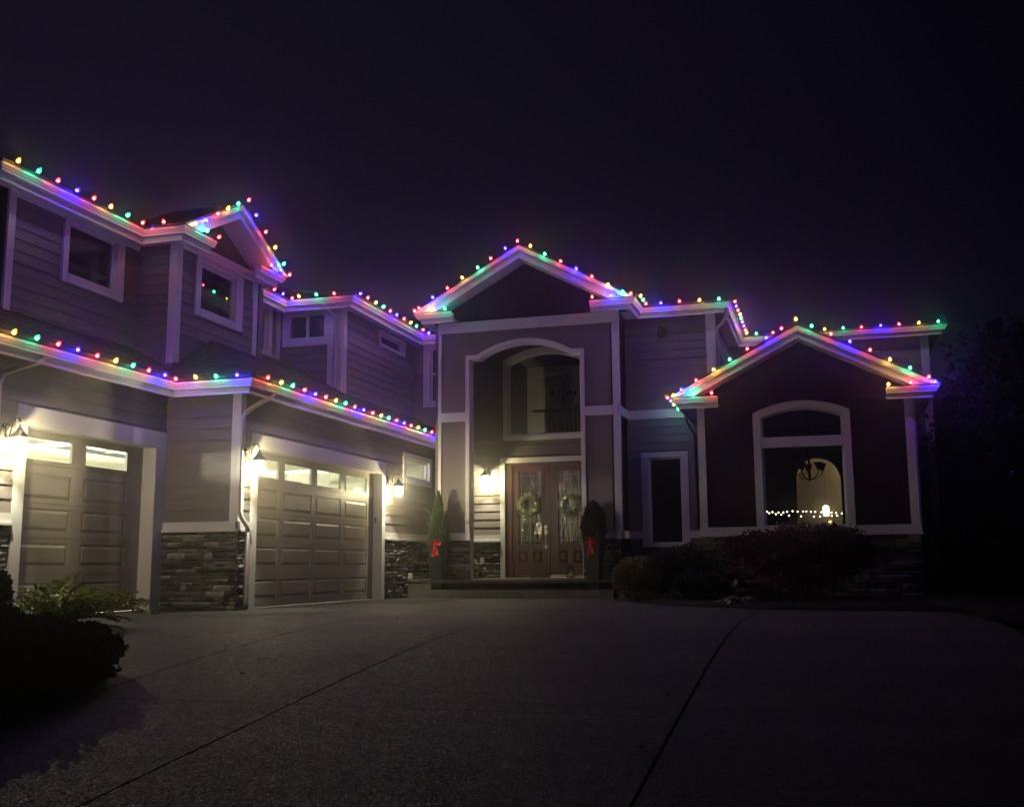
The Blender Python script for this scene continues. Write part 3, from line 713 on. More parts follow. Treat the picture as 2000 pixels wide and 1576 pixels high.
# floors inside so upper rooms stay dark
b = MB(); b.box(-16, -10.05, 6, 14.4, 3.32, 3.40); b.box(-16, -8.75, 14.4, 22.9, 3.32, 3.40); b.box(-16, -8.0, 23.1, 27, 3.32, 3.40); b.box(-2.2, 1.4, 20.4, 28, 3.60, 3.65); b.obj('upper_floor_slab', M['dark'], house)
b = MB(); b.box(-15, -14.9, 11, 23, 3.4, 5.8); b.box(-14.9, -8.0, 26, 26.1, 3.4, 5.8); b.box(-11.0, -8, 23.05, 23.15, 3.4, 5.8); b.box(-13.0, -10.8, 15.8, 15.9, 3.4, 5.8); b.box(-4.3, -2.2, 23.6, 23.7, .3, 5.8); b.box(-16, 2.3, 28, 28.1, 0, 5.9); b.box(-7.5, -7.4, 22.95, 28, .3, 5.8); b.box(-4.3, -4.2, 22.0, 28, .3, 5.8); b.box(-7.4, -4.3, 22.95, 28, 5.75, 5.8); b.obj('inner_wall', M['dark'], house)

# --- entrance steps
b = MB(); b.box(-7.92, -4.06, 20.42, 20.96, -.02, .17)
st = b.obj('entry_step', M['step']); st['kind'] = 'structure'
b = MB(); b.box(-8.59, -4.0, 20.93, 22.85, -.02, .375); b.box(-8.62, -4.02, 20.90, 20.93, .33, .37)
st = b.obj('entry_landing', M['step']); st['kind'] = 'structure'

# --- downspouts
def spout(pts, name='downspout', r=.038, m='pipe'):
    b = MB(); b.tube(pts, r, 8, flat=1.0); return b.obj(name, M[m], house, smooth=True)
spout([(-8.22, 14.62, 3.34), (-8.24, 14.60, 3.27), (-8.30, 14.50, 3.19), (-8.42, 14.34, 3.06), (-8.49, 14.24, 2.96), (-8.51, 14.20, 2.85), (-8.51, 14.20, 1.46), (-8.49, 14.22, 1.38), (-8.42, 14.28, 1.24), (-8.41, 14.29, 1.15)])
spout([(-8.41, 14.29, 1.16), (-8.41, 14.29, .12), (-8.38, 14.25, .04)], m='pipe_dark')
spout([(-9.55, 11.10, 3.34), (-9.58, 11.06, 3.24), (-9.70, 10.85, 3.14), (-9.80, 10.68, 3.03), (-9.82, 10.65, 2.9), (-9.82, 10.65, .1)])
spout([(-1.82, 21.75, 5.86), (-1.84, 21.77, 5.70), (-1.92, 21.86, 5.60), (-2.04, 21.95, 5.52), (-2.07, 21.98, 5.42), (-2.07, 21.98, 4.05)])
spout([(-9.50, 18.78, 5.86), (-9.49, 18.82, 5.78), (-9.42, 18.96, 5.68), (-9.36, 19.0, 5.62), (-9.35, 19.0, 5.52), (-9.35, 19.0, 4.18)])
spout([(-2.70, 21.4, 3.66), (-2.70, 21.5, 3.55), (-2.66, 21.78, 3.40), (-2.60, 21.86, 3.30), (-2.58, 21.88, 1.35)], m='pipe_dark', r=.03)
print('boards', nboards, 'stones', nstones)
# ---------------------------------------------------------------- room behind the right gable window
b = MB(); Q = FY(24.0)
ap = arch_pts(-.66, .26, 2.50, 2.93, 16)
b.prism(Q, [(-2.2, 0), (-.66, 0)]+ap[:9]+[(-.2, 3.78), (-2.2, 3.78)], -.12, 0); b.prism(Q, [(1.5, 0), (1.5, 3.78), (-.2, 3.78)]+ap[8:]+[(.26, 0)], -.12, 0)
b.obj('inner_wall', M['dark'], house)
b = MB(); b.band(Q, ap, [(u*.97-.006, z-.015) for u, z in ap], -.13, .012); b.obj('inner_arch_trim', M['cream'], house)
b = MB(); b.box(-2.2, 2.2, 26.6, 26.7, 0, 3.3); b.box(-2.2, 2.2, 24.13, 26.6, 3.3, 3.36); b.obj('kitchen_wall', M['cream'], house)
b = MB(); b.box(-1.3, -.42, 26.4, 26.6, .9, 2.66); b.box(-.17, .9, 26.4, 26.6, .9, 2.66); b.box(-1.3, .9, 26.2, 26.6, 0, .9); b.obj('kitchen_cabinet', M['brownwood'], house)
b = MB(); b.box(-8, 2, 20.4, 27, .30, .36); b.obj('inner_floor', M['brownwood'], house)
t = root('pendant_lamp', (-.08, 25.3, 1.83), 'glowing white glass pendant lamp hanging beyond the inner arch of the gable window', 'lamp')
b = MB(); b.lathe([(.02, -.12), (.065, -.11), (.075, 0), (.07, .1), (.03, .13)], 14, (-.08, 25.3, 1.83)); b.obj('lamp_shade', emit('pendant_glow', (1, .86, .45), 3), t, smooth=True)
b = MB(); b.tube([(-.08, 25.3, 1.95), (-.08, 25.3, 3.3)], .006, 6); b.obj('cord', M['metal'], t)
point_light('kitchen_fill_light', (1.3, 25.4, 2.9), 170, (1, .84, .45), .12, t)  # added lamp hidden beside the arch, lights the kitchen in place of the pendant
t = root('chandelier', (-.35, 22.0, 2.45), 'dark chandelier with bell shades silhouetted in the gable window', 'chandelier')
b = MB()
for k in range(5):
    a = k*2*math.pi/5+.4; cx, cy_ = -.35+.27*math.cos(a), 22+.27*math.sin(a)
    b.tube([(-.35, 22, 2.30), (-.35+.15*math.cos(a), 22+.15*math.sin(a), 2.32), (cx, cy_, 2.42), (cx, cy_, 2.5)], .012, 6)
b.tube([(-.35, 22, 2.26), (-.35, 22, 3.7)], [.035, .012], 6); b.obj('frame', M['metal'], t)
for k in range(5):
    a = k*2*math.pi/5+.4; q = MB(); q.lathe([(.035, 0), (.05, .05), (.085, .14)], 10, (-.35+.27*math.cos(a), 22+.27*math.sin(a), 2.48)); q.obj('lamp_shade', M['metal'], t)
t = root('fairy_light_string', (-.4, 20.75, 1.5), 'string of small warm white lights along the gable window sill', 'fairy lights')
FL = [(-1.14,1.62),(-1.1,1.59),(-1.04,1.61),(-.98,1.57),(-.93,1.6),(-.88,1.56),(-.84,1.6),(-.77,1.61),(-.74,1.54),(-.67,1.62),(-.58,1.61),(-.52,1.52),(-.48,1.61),(-.42,1.61),(-.34,1.6),(-.29,1.51),(-.26,1.6),(-.18,1.51),(-.15,1.59),(.03,1.58),(.03,1.52),(.11,1.57),(.13,1.52),(.21,1.56),(.3,1.56)]
b = MB(); b.tube([(u, 20.76+.02*(i % 2), z-.008) for i, (u, z) in enumerate(FL)], .003, 5); b.obj('wire', M['wire'], t)
q = MB(); q.lathe([(.003, -.014), (.010, -.008), (.013, 0), (.009, .009), (.002, .013)], 8); fm = q.mesh('bulb', emit('fairy_glow', (1, .87, .52), 7), smooth=True)
for u, z in FL: o = bpy.data.objects.new('bulb', fm); link(o, t); o.location = (u, 20.76, z)
t = root('candle', (0, 20.9, 1.30), 'small glowing candle cup behind the gable window sill', 'candle')
b = MB(); b.lathe([(.028, 0), (.035, .05), (.03, .09)], 12, (0, 20.9, 1.345)); b.obj('cup', emit('candle_glow', (1, .8, .2), 1.4), t, smooth=True)
b = MB(); b.box(-1.4, 1.2, 20.55, 21.0, 1.30, 1.34); b.obj('window_shelf', M['brownwood'], house)
# entry hall seen through the arched window
t = root('hall_chandelier', (-6.0, 24.5, 4.8), 'dark chandelier with cup shades behind the arched entry window', 'chandelier')
b = MB()
for k in range(6):
    a = k*math.pi/3+.3; ca, sa = math.cos(a), math.sin(a)
    b.tube([(-6, 24.5, 4.48), (-6+.12*ca, 24.5+.12*sa, 4.45), (-6+.24*ca, 24.5+.24*sa, 4.56), (-6+.26*ca, 24.5+.26*sa, 4.66)], .014, 6)
b.lathe([(.01, -.42), (.05, -.38), (.07, -.28), (.03, -.1), (.045, .05), (.015, .3), (.015, .75)], 10, (-6, 24.5, 4.8)); b.obj('frame', M['metal'], t)
for k in range(6):
    a = k*math.pi/3+.3; q = MB(); q.lathe([(.03, 0), (.05, .04), (.065, .13)], 10, (-6+.26*math.cos(a), 24.5+.26*math.sin(a), 4.65)); q.obj('lamp_shade', M['metal'], t)
t = root('balcony_railing', (-5.8, 25.0, 3.8), 'dark balcony railing with upright balusters behind the arched entry window', 'railing')
b = MB(); b.box(-6.9, -4.4, 24.97, 25.03, 4.38, 4.43); b.obj('handrail', M['metal'], t)
for k in range(20): q = MB(); q.box(-6.6+k*.11, -6.58+k*.11, 24.99, 25.01, 3.8, 4.38); q.obj('baluster', M['metal'], t)
b = MB(); b.box(-7.4, -4.4, 26.3, 26.4, .3, 5.8); b.obj('hall_wall', M['drywall'], house)
b = MB(); b.box(-6.9, -4.3, 25.03, 26.3, 3.72, 3.80); b.obj('hall_balcony', M['dark'], house)
t = root('hall_lamp', (-6.85, 25.4, .36), 'lit table lamp in the hall behind the left door glass', 'lamp')
b = MB(); b.box(-7.05, -6.65, 25.2, 25.6, .36, 1.15); b.obj('lamp_table', M['brownwood'], t)
b = MB(); b.lathe([(.06, 1.15), (.07, 1.18), (.03, 1.22), (.05, 1.3), (.012, 1.4), (.012, 1.5)], 12, (-6.85, 25.4, 0)); b.obj('lamp_base', M['brushed'], t, smooth=True)
b = MB(); b.lathe([(.15, 1.42), (.10, 1.68)], 16, (-6.85, 25.4, 0), caps=False); b.obj('lamp_shade', emit('shade_glow', (1, .85, .5), 2.2), t, smooth=True)
point_light('hall_lamp_light', (-6.85, 25.4, 1.55), 75, (1, .82, .5), .05, t)
# curtain in the upper left window
b = MB(); b.v = []; n = 26
for k, z in ((0, 5.12), (1, 5.3), (2, 5.38)):
    for i in range(n+1):
        u = 12.82+i*.035; sag = .16*abs(math.sin(i/n*math.pi))**.7
        b.v.append((-11.0+.05*math.sin(i*1.7), u, [4.7, 5.05, 5.32-sag][k]))
for k in range(2):
    for i in range(n): a = k*(n+1)+i; b.f.append((a, a+1, a+n+2, a+n+1)); b.m.append(0)
b.obj('curtain', M['curtain'], house, smooth=True, fix=False)

# ---------------------------------------------------------------- light strings
COL = {'y': ((1, .68, .24), (1, .44, .0)), 'g': ((.12, 1, .58), (0, .85, .32)), 'r': ((1, .17, .17), (1, .015, .02)), 'b': ((.13, .06, 1), (.03, .0, 1))}
PW = {'y': .7, 'g': .85, 'r': .8, 'b': 5.2}
_sock = MB(); _sock.lathe([(.011, -.030), (.013, -.028), (.013, 0), (.010, .002)], 8)
BM = {}
for k, (cl, ce) in COL.items():
    q = MB(); q.lathe([(.012, 0), (.023, .008), (.029, .020), (.029, .036), (.022, .056), (.011, .070), (.003, .077)], 10)
    q.cm = 1; q.lathe([(.011, -.028), (.013, -.026), (.013, 0), (.010, .002)], 8)
    q.cm = 2; q.lathe([(.003, .010), (.013, .016), (.0175, .028), (.013, .041), (.003, .047)], 8)
    BM[k] = q.mesh('bulb', [glassy('bulb_shell_'+k, tint=tuple(.15+.85*x for x in cl), gloss=.6, em=ce, emst=2.6), M['wire'], emit('bulb_core_'+k, tuple(.5+.5*x for x in ce), 22)], smooth=True)
nb = 0
def string(name_label, runs):
    """runs: list of (points, colours, tilt direction); bulbs sit along each run"""
    global nb
    allp = [p for r in runs for p in r[0]]
    mn = allp[0]
    t = root('light_string', mn, name_label, 'string lights')
    for pts, cols, out in runs:
        b = MB(); pp = [Vector(p)+Vector((0, 0, -.030)) for p in pts]
        if len(pp) == 1: pp = [pp[0]-Vector((.05, 0, 0)), pp[0]+Vector((.05, 0, 0))]
        wp = []
        for i in range(len(pp)):
            wp.append(pp[i])
            if i < len(pp)-1: wp.append((pp[i]+pp[i+1])/2+Vector((0, 0, -.008)))
        b.tube(wp, .0065, 5); b.obj('wire', M['wire'], t)
        for p, c in zip(pts, cols):
            o = bpy.data.objects.new('bulb', BM[c]); link(o, t)
            tl = Vector((out[0]*.8+random.uniform(-.35, .35), out[1]*.8+random.uniform(-.35, .35), 1)).normalized()
            o.rotation_euler = tl.to_track_quat('Z', 'Y').to_euler(); o.location = Vector(p)+Vector((out[0]*.072, out[1]*.072, -.028+random.uniform(-.006, .006)))
            ld = bpy.data.lights.new('bulb_light', 'POINT'); ld.energy = BULB_POWER*PW[c]*random.uniform(.7, 1.25); ld.color = COL[c][0]; ld.shadow_soft_size = .021
            lo = bpy.data.objects.new('bulb_light', ld); C.objects.link(lo); lo.parent = o; lo.location = (0, 0, .028); nb += 1
def lx(x, y0, n, z, st=.384): return [(x, y0+i*st, z) for i in range(n)]
def ly(x0, y, n, z, st=.385): return [(x0+i*st, y, z) for i in range(n)]
PX, NY = (1, 0), (0, -1)
z = ZU+.05
string('string of coloured bulbs along the top left eave, above the upper left window', [(lx(-10.2, 11.04, 8, z)+[(-10.2, 13.97, z)], 'ygrbrygrb', PX), ([(-9.79, 13.9, z)], 'r', NY), (lx(-9.46, 14.04, 3, z, .345), 'ygr', PX)])
zz = [6.15, 6.36, 6.55, 6.74, 6.92, 6.73, 6.53, 6.34, 6.13]; yy = [14.35, 14.66, 14.97, 15.29, 15.61, 15.87, 16.21, 16.56, 16.88]
string('string of coloured bulbs over the small steep gable at upper left', [([(-9.46, y, q) for y, q in zip(yy, zz)], 'brygrbryg', PX)])
string('short string of three bulbs on the right return of the small upper left gable', [(lx(-9.46, 16.45, 3, z, .34), 'rbr', PX)])
string('string of coloured bulbs along the recessed upper eave between small gable and entry gable', [(lx(-10.25, 17.96, 3, z, .36), 'rbr', PX), (ly(-9.95, 18.68, 3, z), 'ygr', NY), (lx(-8.8, 18.78, 11, z, .378), 'brygrbrygrb', PX)])
string('short string of bulbs on the left cornice return of the tall entry gable', [([(-8.23, 20.55, z), (-7.91, 20.55, z), (-7.54, 20.55, z-.01)], 'ryg', NY)])
ex = [-8.12, -7.82, -7.49, -7.15, -6.82, -6.52, -6.21, -5.95, -5.67, -5.36, -5.02, -4.70, -4.38, -4.05, -3.75]; ez = [6.05, 6.25, 6.43, 6.62, 6.81, 6.99, 7.18, 7.31, 7.17, 6.98, 6.79, 6.60, 6.41, 6.22, 6.04]
string('string of coloured bulbs over the tall entry gable above the arch', [([(x, 20.55, q) for x, q in zip(ex, ez)], 'rbrygrbrygrbryg', NY)])
string('string of coloured bulbs along the upper eave from entry gable to far right corner', [([(-4.38, 20.55, z), (-4.0, 20.55, z), (-3.60, 20.55, z)], 'rbr', NY), (lx(-3.53, 20.72, 3, z, .33), 'ygr', PX), (ly(-3.14, 21.48, 4, z, .395), 'bryg', NY), (lx(-1.75, 21.75, 9, z, .395), 'rbrygrbry', PX), ([(-1.45, 25.1, z), (-1.07, 25.1, z), (-.69, 25.1, z), (-.3, 25.1, z)]+ly(.1, 25.1, 7, z, .405), 'grbrygrbryg', NY)])
gx = [-2.55, -2.26, -1.93, -1.64, -1.31, -.97, -.69, -.42, -.15, .18, .50, .83, 1.16, 1.48, 1.78]; gz = [3.87, 4.03, 4.21, 4.39, 4.57, 4.75, 4.91, 5.06, 4.92, 4.75, 4.58, 4.40, 4.21, 4.04, 3.86]
string('string of coloured bulbs over the dark lower right gable', [([(x, 19.75, q) for x, q in zip(gx, gz)], 'brygrbrygrbrygr', NY)])
zr = ZR+.045
string('short string of bulbs on the left cornice return of the lower right gable', [([(-1.99, 19.75, zr), (-2.34, 19.75, zr), (-2.70, 19.75, zr)], 'rgy', NY), ([(-2.76, 19.98, zr), (-2.76, 20.38, zr), (-2.76, 20.85, zr), (-2.76, 21.45, zr)], 'rbyg', (-1, 0))])
string('short string of three bulbs on the right cornice return of the lower right gable', [([(1.11, 19.75, zr), (1.48, 19.75, zr), (1.88, 19.75, zr)], 'yrb', NY)])
z = ZL+.045
string('long string of coloured bulbs along the lower eave above both garage doors', [(lx(-9.45, 10.34-.385*4, 13, z, .385), 'brbrygrbryg'[:4]+'ygrbrygrb', PX), (ly(-9.40, 13.83, 4, z, .35), 'rygb', NY), (lx(-8.14, 14.14, 20, z), 'rygrbrygrbrygrbrygrb', PX)])
print('bulbs', nb)

# ---------------------------------------------------------------- wall lanterns
LG = glassy('lantern_glass', (1, .93, .72), gloss=.5, em=(1, .94, .68), emst=2.2, pattern=(110, 110, 6))
def make_lantern():
    t = root('wall_lantern', (0, 0, 0))
    b = MB(); b.lathe([(.0, 0), (.058, 0), (.062, .012), (.05, .02), (.02, .028)], 14)
    b.v = [(z_, x_, y_*1.8) for x_, y_, z_ in b.v]; b.obj('backplate', M['metal'], t, smooth=True)
    b = MB(); b.tube([(.02, 0, -.02), (.07, 0, -.07), (.11, 0, -.02), (.12, 0, .07), (.16, 0, .155), (.22, 0, .165), (.25, 0, .12)], .010, 8); b.tube([(.02, 0, .05), (.05, 0, .10), (.085, 0, .07), (.07, 0, .03)], .007, 6); b.obj('arm', M['metal'], t, smooth=True)
    x = .25
    b = MB(); b.lathe([(.128, -.085), (.132, -.078), (.125, -.07), (.085, -.035), (.05, .0), (.034, .03), (.022, .045), (.012, .06), (.016, .07), (.006, .085)], 6, (x, 0, 0), phase=R(0)); b.obj('cap', M['metal'], t)
    b = MB()
    for k in range(6):
        a = k*math.pi/3; c_, s_ = math.cos(a), math.sin(a)
        b.tube([(x+.103*c_, .103*s_, -.085), (x+.078*c_, .078*s_, -.300)], .0038, 5)
    b.lathe([(.105, -.095), (.109, -.09), (.105, -.082), (.099, -.09)], 6, (x, 0, 0)); b.lathe([(.078, -.306), (.083, -.306), (.083, -.296), (.076, -.298), (.078, -.306)], 6, (x, 0, 0), caps=False)
    b.obj('cage', M['metal'], t)
    b = MB(); k0 = len(b.v)
    for r, z_ in ((.098, -.088), (.074, -.296)):
        for k in range(6): a = k*math.pi/3; b.v.append((x+r*math.cos(a), r*math.sin(a), z_))
    for k in range(6): b.f.append((k, (k+1) % 6, 6+(k+1) % 6, 6+k)); b.m.append(0)
    b.obj('glass', LG, t)
    b = MB(); b.lathe([(.004, -.03), (.010, -.025), (.010, .0), (.003, .008)], 8, (x, 0, -.215)); 
    ld = bpy.data.lights.new('lantern_light', 'POINT'); ld.energy = LANTERN_POWER; ld.color = (1, .91, .62); ld.shadow_soft_size = .018
    o = bpy.data.objects.new('lantern_light', ld); link(o, t); o.location = (x, 0, -.195)
    return t
lan = make_lantern()
for i, (p, rz, lab) in enumerate([((-8.545, 14.36, 2.325), 0, 'lit wall lantern between downspout and left edge of the double garage door'),
        ((-8.565, 19.90, 2.325), 0, 'lit wall lantern right of the double garage door, below the small window'),
        ((-9.875, 10.84, 2.325), 0, 'lit wall lantern at far left beside the single garage door'),
        ((-7.33, 22.775, 2.71), -math.pi/2, 'lit wall lantern inside the arched entry, left of the front doors')]):
    o = lan if i == 0 else copy_tree(lan)
    o.location = p; o.rotation_euler.z = rz; tag(o, lab, 'lantern', 'wall lanterns')

# ---------------------------------------------------------------- small wall things
t = root('security_light', (-3.21, 21.9, 5.47), 'small dark round security light high on the wall right of the entry gable', 'light')
b = MB(); b.lathe([(.0, 0), (.05, 0), (.05, .02), (.03, .03)], 12); b.v = [(x-3.21, 21.925-z_, y+5.52) for x, y, z_ in b.v]; b.obj('backplate', M['metal'], t)
b = MB(); b.lathe([(.02, -.13), (.065, -.11), (.085, -.04), (.08, .05), (.05, .1), (.01, .115)], 14, (-3.21, 21.80, 5.47), sy=.8); b.obj('housing', M['metal'], t, smooth=True)
b = MB(); b.lathe([(.01, 0), (.022, .004), (.02, .012), (.004, .02)], 10); b.v = [(x-3.215, 21.735-z_, y+5.49) for x, y, z_ in b.v]; b.obj('lens', M['brushed'], t)
t = root('outlet_box', (-8.48, 21.0, .376), 'small white outlet box standing on the left end of the landing', 'box')
b = MB(); b.box(-8.53, -8.44, 20.97, 21.03, .376, .50); b.obj('body', M['white'], t)
b = MB(); b.box(-8.52, -8.45, 20.955, 20.97, .40, .44); b.box(-8.52, -8.45, 20.955, 20.97, .45, .485); b.obj('cover', M['white'], t)
t = root('outlet_cover', (-7.47, 22.73, .75), 'white outlet cover on the stone left of the front doors', 'outlet')
b = MB(); b.box(-7.515, -7.425, 22.70, 22.74, .69, .83); b.obj('plate', M['white'], t)
t = root('ornament', (-7.26, 22.2, .58), 'small red and white ornament beside the left candle lantern', 'ornament')
b = MB(); b.lathe([(.003, -.06), (.03, -.03), (.045, .0), (.03, .03), (.006, .05)], 6, (-7.25, 22.2, .56), sy=.5); b.obj('body', M['white'], t)
b = MB(); b.lathe([(.046, -.012), (.047, .012)], 6, (-7.25, 22.2, .56), sy=.5); b.obj('band', M['ribbon'], t)
b = MB(); b.tube([(-7.25, 22.2, .61), (-7.29, 22.19, .66), (-7.33, 22.2, .64)], .004, 5); b.obj('cord', M['metal'], t)

# candle lanterns on the landing
def make_candle_lantern():
    t = root('candle_lantern', (0, 0, 0)); w_ = .075
    b = MB(); b.box(-w_, w_, -w_, w_, 0, .015); b.box(-w_, w_, -w_, w_, .185, .2); b.obj('frame', M['metal'], t)
    b = MB()
    for sx in (-1, 1):
        for sy in (-1, 1): b.box(sx*w_-.006*(1 if sx > 0 else -1)-.006, sx*w_-.006*(1 if sx > 0 else -1)+.006, sy*w_-.006*sy-.006, sy*w_-.006*sy+.006, .015, .185)
    for k in (-1, 0, 1):
        b.box(k*.033-.003, k*.033+.003, -w_+.002, -w_+.008, .015, .185); b.box(k*.033-.003, k*.033+.003, w_-.008, w_-.002, .015, .185)
        b.box(-w_+.002, -w_+.008, k*.033-.003, k*.033+.003, .015, .185); b.box(w_-.008, w_-.002, k*.033-.003, k*.033+.003, .015, .185)
    b.obj('bars', M['metal'], t)
    b = MB(); b.quadbox([(-w_, -w_, .2), (w_, -w_, .2), (w_, w_, .2), (-w_, w_, .2), (-.02, -.02, .265), (.02, -.02, .265), (.02, .02, .265), (-.02, .02, .265)]); b.tube([(-.03, 0, .262), (-.025, 0, .295), (0, 0, .305), (.025, 0, .295), (.03, 0, .262)], .004, 6); b.obj('roof', M['metal'], t)
    b = MB(); b.lathe([(.024, .016), (.026, .1), (.02, .112), (.003, .11)], 12); b.obj('candle', M['white'], t, smooth=True)
    return t
cl = make_candle_lantern()
for i, (p, lab) in enumerate([((-7.36, 22.0, .376), 'black candle lantern on the landing left of the front doors'), ((-5.25, 21.9, .376), 'black candle lantern on the landing in front of the right door')]):
    o = cl if i == 0 else copy_tree(cl); o.location = p; o.rotation_euler.z = .15*i; tag(o, lab, 'lantern', 'candle lanterns on the landing')

# ---------------------------------------------------------------- plants
def leaf(b, c, n_, s, asp=.45, tw=0.0, bend=.2):
    """one small four cornered leaf at c growing along n_"""
    a = n_.orthogonal().normalized(); a = (Matrix.Rotation(tw, 3, n_) @ a); nn = n_.cross(a)
    k = len(b.v); b.v += [tuple(c), tuple(c+n_*s*.5+a*s*asp+nn*s*bend), tuple(c+n_*s), tuple(c+n_*s*.5-a*s*asp+nn*s*bend)]
    b.f.append((k, k+1, k+2, k+3)); b.m.append(b.cm)
def cloud(b, c, rad, n, s, rnd, shell=.55, up=.3, asp=.45, lump=.16, fq=2.5):
    c = Vector(c)
    for i in range(n):
        d = Vector((rnd.gauss(0, 1), rnd.gauss(0, 1), rnd.gauss(0, 1))).normalized()
        q = 1+lump*noise.noise(d*fq+c)*2
        r = (shell+(1-shell)*rnd.random()**.6)*q
        p = c+Vector((d.x*rad[0], d.y*rad[1], d.z*rad[2]))*r
        n_ = (d+Vector((rnd.uniform(-.7, .7), rnd.uniform(-.7, .7), rnd.uniform(-.5, .5)+up))).normalized()
        leaf(b, p, n_, s*rnd.uniform(.6, 1.3), asp, rnd.random()*6.3)
def shrub(name, loc, rad, n, s, m, label, cat='shrub', group=None, lumps=0, seed=1, stem=True, **kw):
    rnd = random.Random(seed); t = root(name, (loc[0], loc[1], G(loc[1])), label, cat, group)
    b = MB(); cz = loc[2]
    cloud(b, (loc[0], loc[1], cz), rad, n, s, rnd, **kw)
    for k in range(lumps):
        a = rnd.random()*6.3; q = rnd.uniform(.4, .75)
        cloud(b, (loc[0]+rad[0]*q*math.cos(a), loc[1]+rad[1]*q*math.sin(a), cz+rad[2]*rnd.uniform(-.1, .45)), [x*rnd.uniform(.35, .5) for x in rad], n//6, s, rnd, **kw)
    o = b.obj('foliage', M[m], t, kind='stuff', fix=False)
    # dark twig core so that the crown is not hollow
    q = MB()
    for k in range(26):
        a = rnd.random()*6.3; e = rnd.uniform(-.2, 1)
        tip = Vector((loc[0]+rad[0]*.85*math.cos(a)*math.sqrt(max(0, 1-e*e)), loc[1]+rad[1]*.85*math.sin(a)*math.sqrt(max(0, 1-e*e)), cz+rad[2]*.85*e))
        b0 = Vector((loc[0], loc[1], G(loc[1])-.03)); mid = b0.lerp(tip, .5)+Vector((0, 0, rad[2]*.15))
        q.tube([b0, mid, tip], [.014, .008, .003], 5)
    q.obj('stem', M['bark'], t)
    return t
def conifer(b, rnd, h, r0, z0, n, oval=False, notch=()):
    for i in range(n):
        f = rnd.random()**(.8 if oval else 1.15)
        rr = r0*(math.sin(math.pi*min(1, (f*.86+.14)))**.6 if oval else (1-f)**.75)*(1+.22*noise.noise(Vector((f*9, i*.37, 0))))
        a = rnd.random()*2*math.pi; rr *= 1+.25*noise.noise(Vector((math.cos(a)*1.5, math.sin(a)*1.5, f*6)))
        q = rr*(.35+.65*rnd.random()**.5); p = Vector((q*math.cos(a), q*math.sin(a), z0+f*h))
        n_ = Vector((math.cos(a)*.6, math.sin(a)*.6, 1.0+rnd.uniform(-.3, .5))).normalized()
        leaf(b, p, n_, rnd.uniform(.03, .065), .22, rnd.random()*6.3)
def make_planter(oval, seed):
    rnd = random.Random(seed); t = root('planter', (0, 0, 0))
    b = MB()
    pr = [(.15, 0), (.155, .02), (.245, .89), (.25, .92), (.25, .94), (.225, .94), (.22, .88)]
    b.lathe(pr, 4, phase=math.pi/4); b.v = [(x*1.0, y, z_) for x, y, z_ in b.v]
    o = b.obj('pot', M['planter'], t); bv = o.modifiers.new('soft_edges', 'BEVEL'); bv.width = .012; bv.segments = 2; bv.limit_method = 'ANGLE'
    b = MB(); b.lathe([(.22, .86), (.21, .885)], 4, phase=math.pi/4); b.obj('soil', M['mulch'], t)
    b = MB()
    if oval: conifer(b, rnd, .86, .235, .84, 4200, oval=True)
    else:
        conifer(b, rnd, 1.12, .225, .86, 3600)
        for k in range(9):   # loose side shoots
            a = rnd.random()*6.3; z_ = .95+rnd.random()*.7
            for j in range(26): leaf(b, Vector((math.cos(a), math.sin(a), 0))*(.10+j*.007*(1.6-z_*.5))+Vector((rnd.uniform(-.02, .02), rnd.uniform(-.02, .02), z_+j*.005)), Vector((math.cos(a), math.sin(a), .9)).normalized(), .05, .22, j)
        for j in range(90): leaf(b, Vector((.17+j*.0009+rnd.uniform(-.02, .02), -.05+rnd.uniform(-.03, .03), .98+j*.0016)), Vector((.5, 0, 1)).normalized(), .045, .25, j)
    b.obj('foliage', M['conifer' if not oval else 'darkleaf2'], t, kind='stuff', fix=False)
    b = MB(); b.tube([(0, 0, .85), (.01, .0, 1.3), (0, 0, 1.85 if not oval else 1.6)], [.02, .014, .004], 6); b.obj('stem', M['bark'], t)
    # bow
    b = MB(); y = -.20; z0 = .93
    for sx in (-1, 1):
        ring = []
        for i in range(9):
            a = i/8*2*math.pi; ring.append((sx*(.065-.065*math.cos(a)), .045*math.sin(a)*(1.2)+.02*math.cos(a)))
        for i in range(8):
            p, q = ring[i], ring[i+1]; w0 = .02+.02*abs(p[0])/.13; w1 = .02+.02*abs(q[0])/.13
            b.face([(p[0], y-w0-.01, z0+p[1]*1.15+.02), (q[0], y-w1-.01, z0+q[1]*1.15+.02), (q[0]*.9, y+w1-.01, z0+q[1]*.15+.02), (p[0]*.9, y+w0-.01, z0+p[1]*.15+.02)])
        q = MB()
    b.obj('bow_loop', M['ribbon'], t, fix=False)
    b = MB(); b.lathe([(.006, -.025), (.024, -.012), (.026, .012), (.008, .026)], 8, (0, y-.02, z0+.02)); b.obj('bow_knot', M['ribbon'], t, smooth=True)
    for sx, L in ((-1, .30), (1, .27)):
        b = MB(); k = 6
        for i in range(k):
            f0, f1 = i/k, (i+1)/k
            def pt(f, e): return (sx*(.005+.045*f)+e*(.016+.02*f), y-.03-.01*math.sin(f*7+sx)+.0*f, z0+.01-L*f+(.02*abs(e) if f > .99 else 0))
            b.face([pt(f0, -1), pt(f0, 1), pt(f1, 1), pt(f1, -1)])
        b.obj('bow_tail', M['ribbon'], t, fix=False)
    return t
p = make_planter(False, 3); p.location = (-7.76, 20.68, .171); p.rotation_euler.z = .12; tag(p, 'tall dark planter with pointed green conifer and red bow left of the steps', 'planter', 'planters beside the steps')
p = make_planter(True, 5); p.location = (-4.48, 20.66, .171); p.rotation_euler.z = -.1; tag(p, 'tall dark planter with rounded dark conifer and red bow right of the steps', 'planter', 'planters beside the steps')

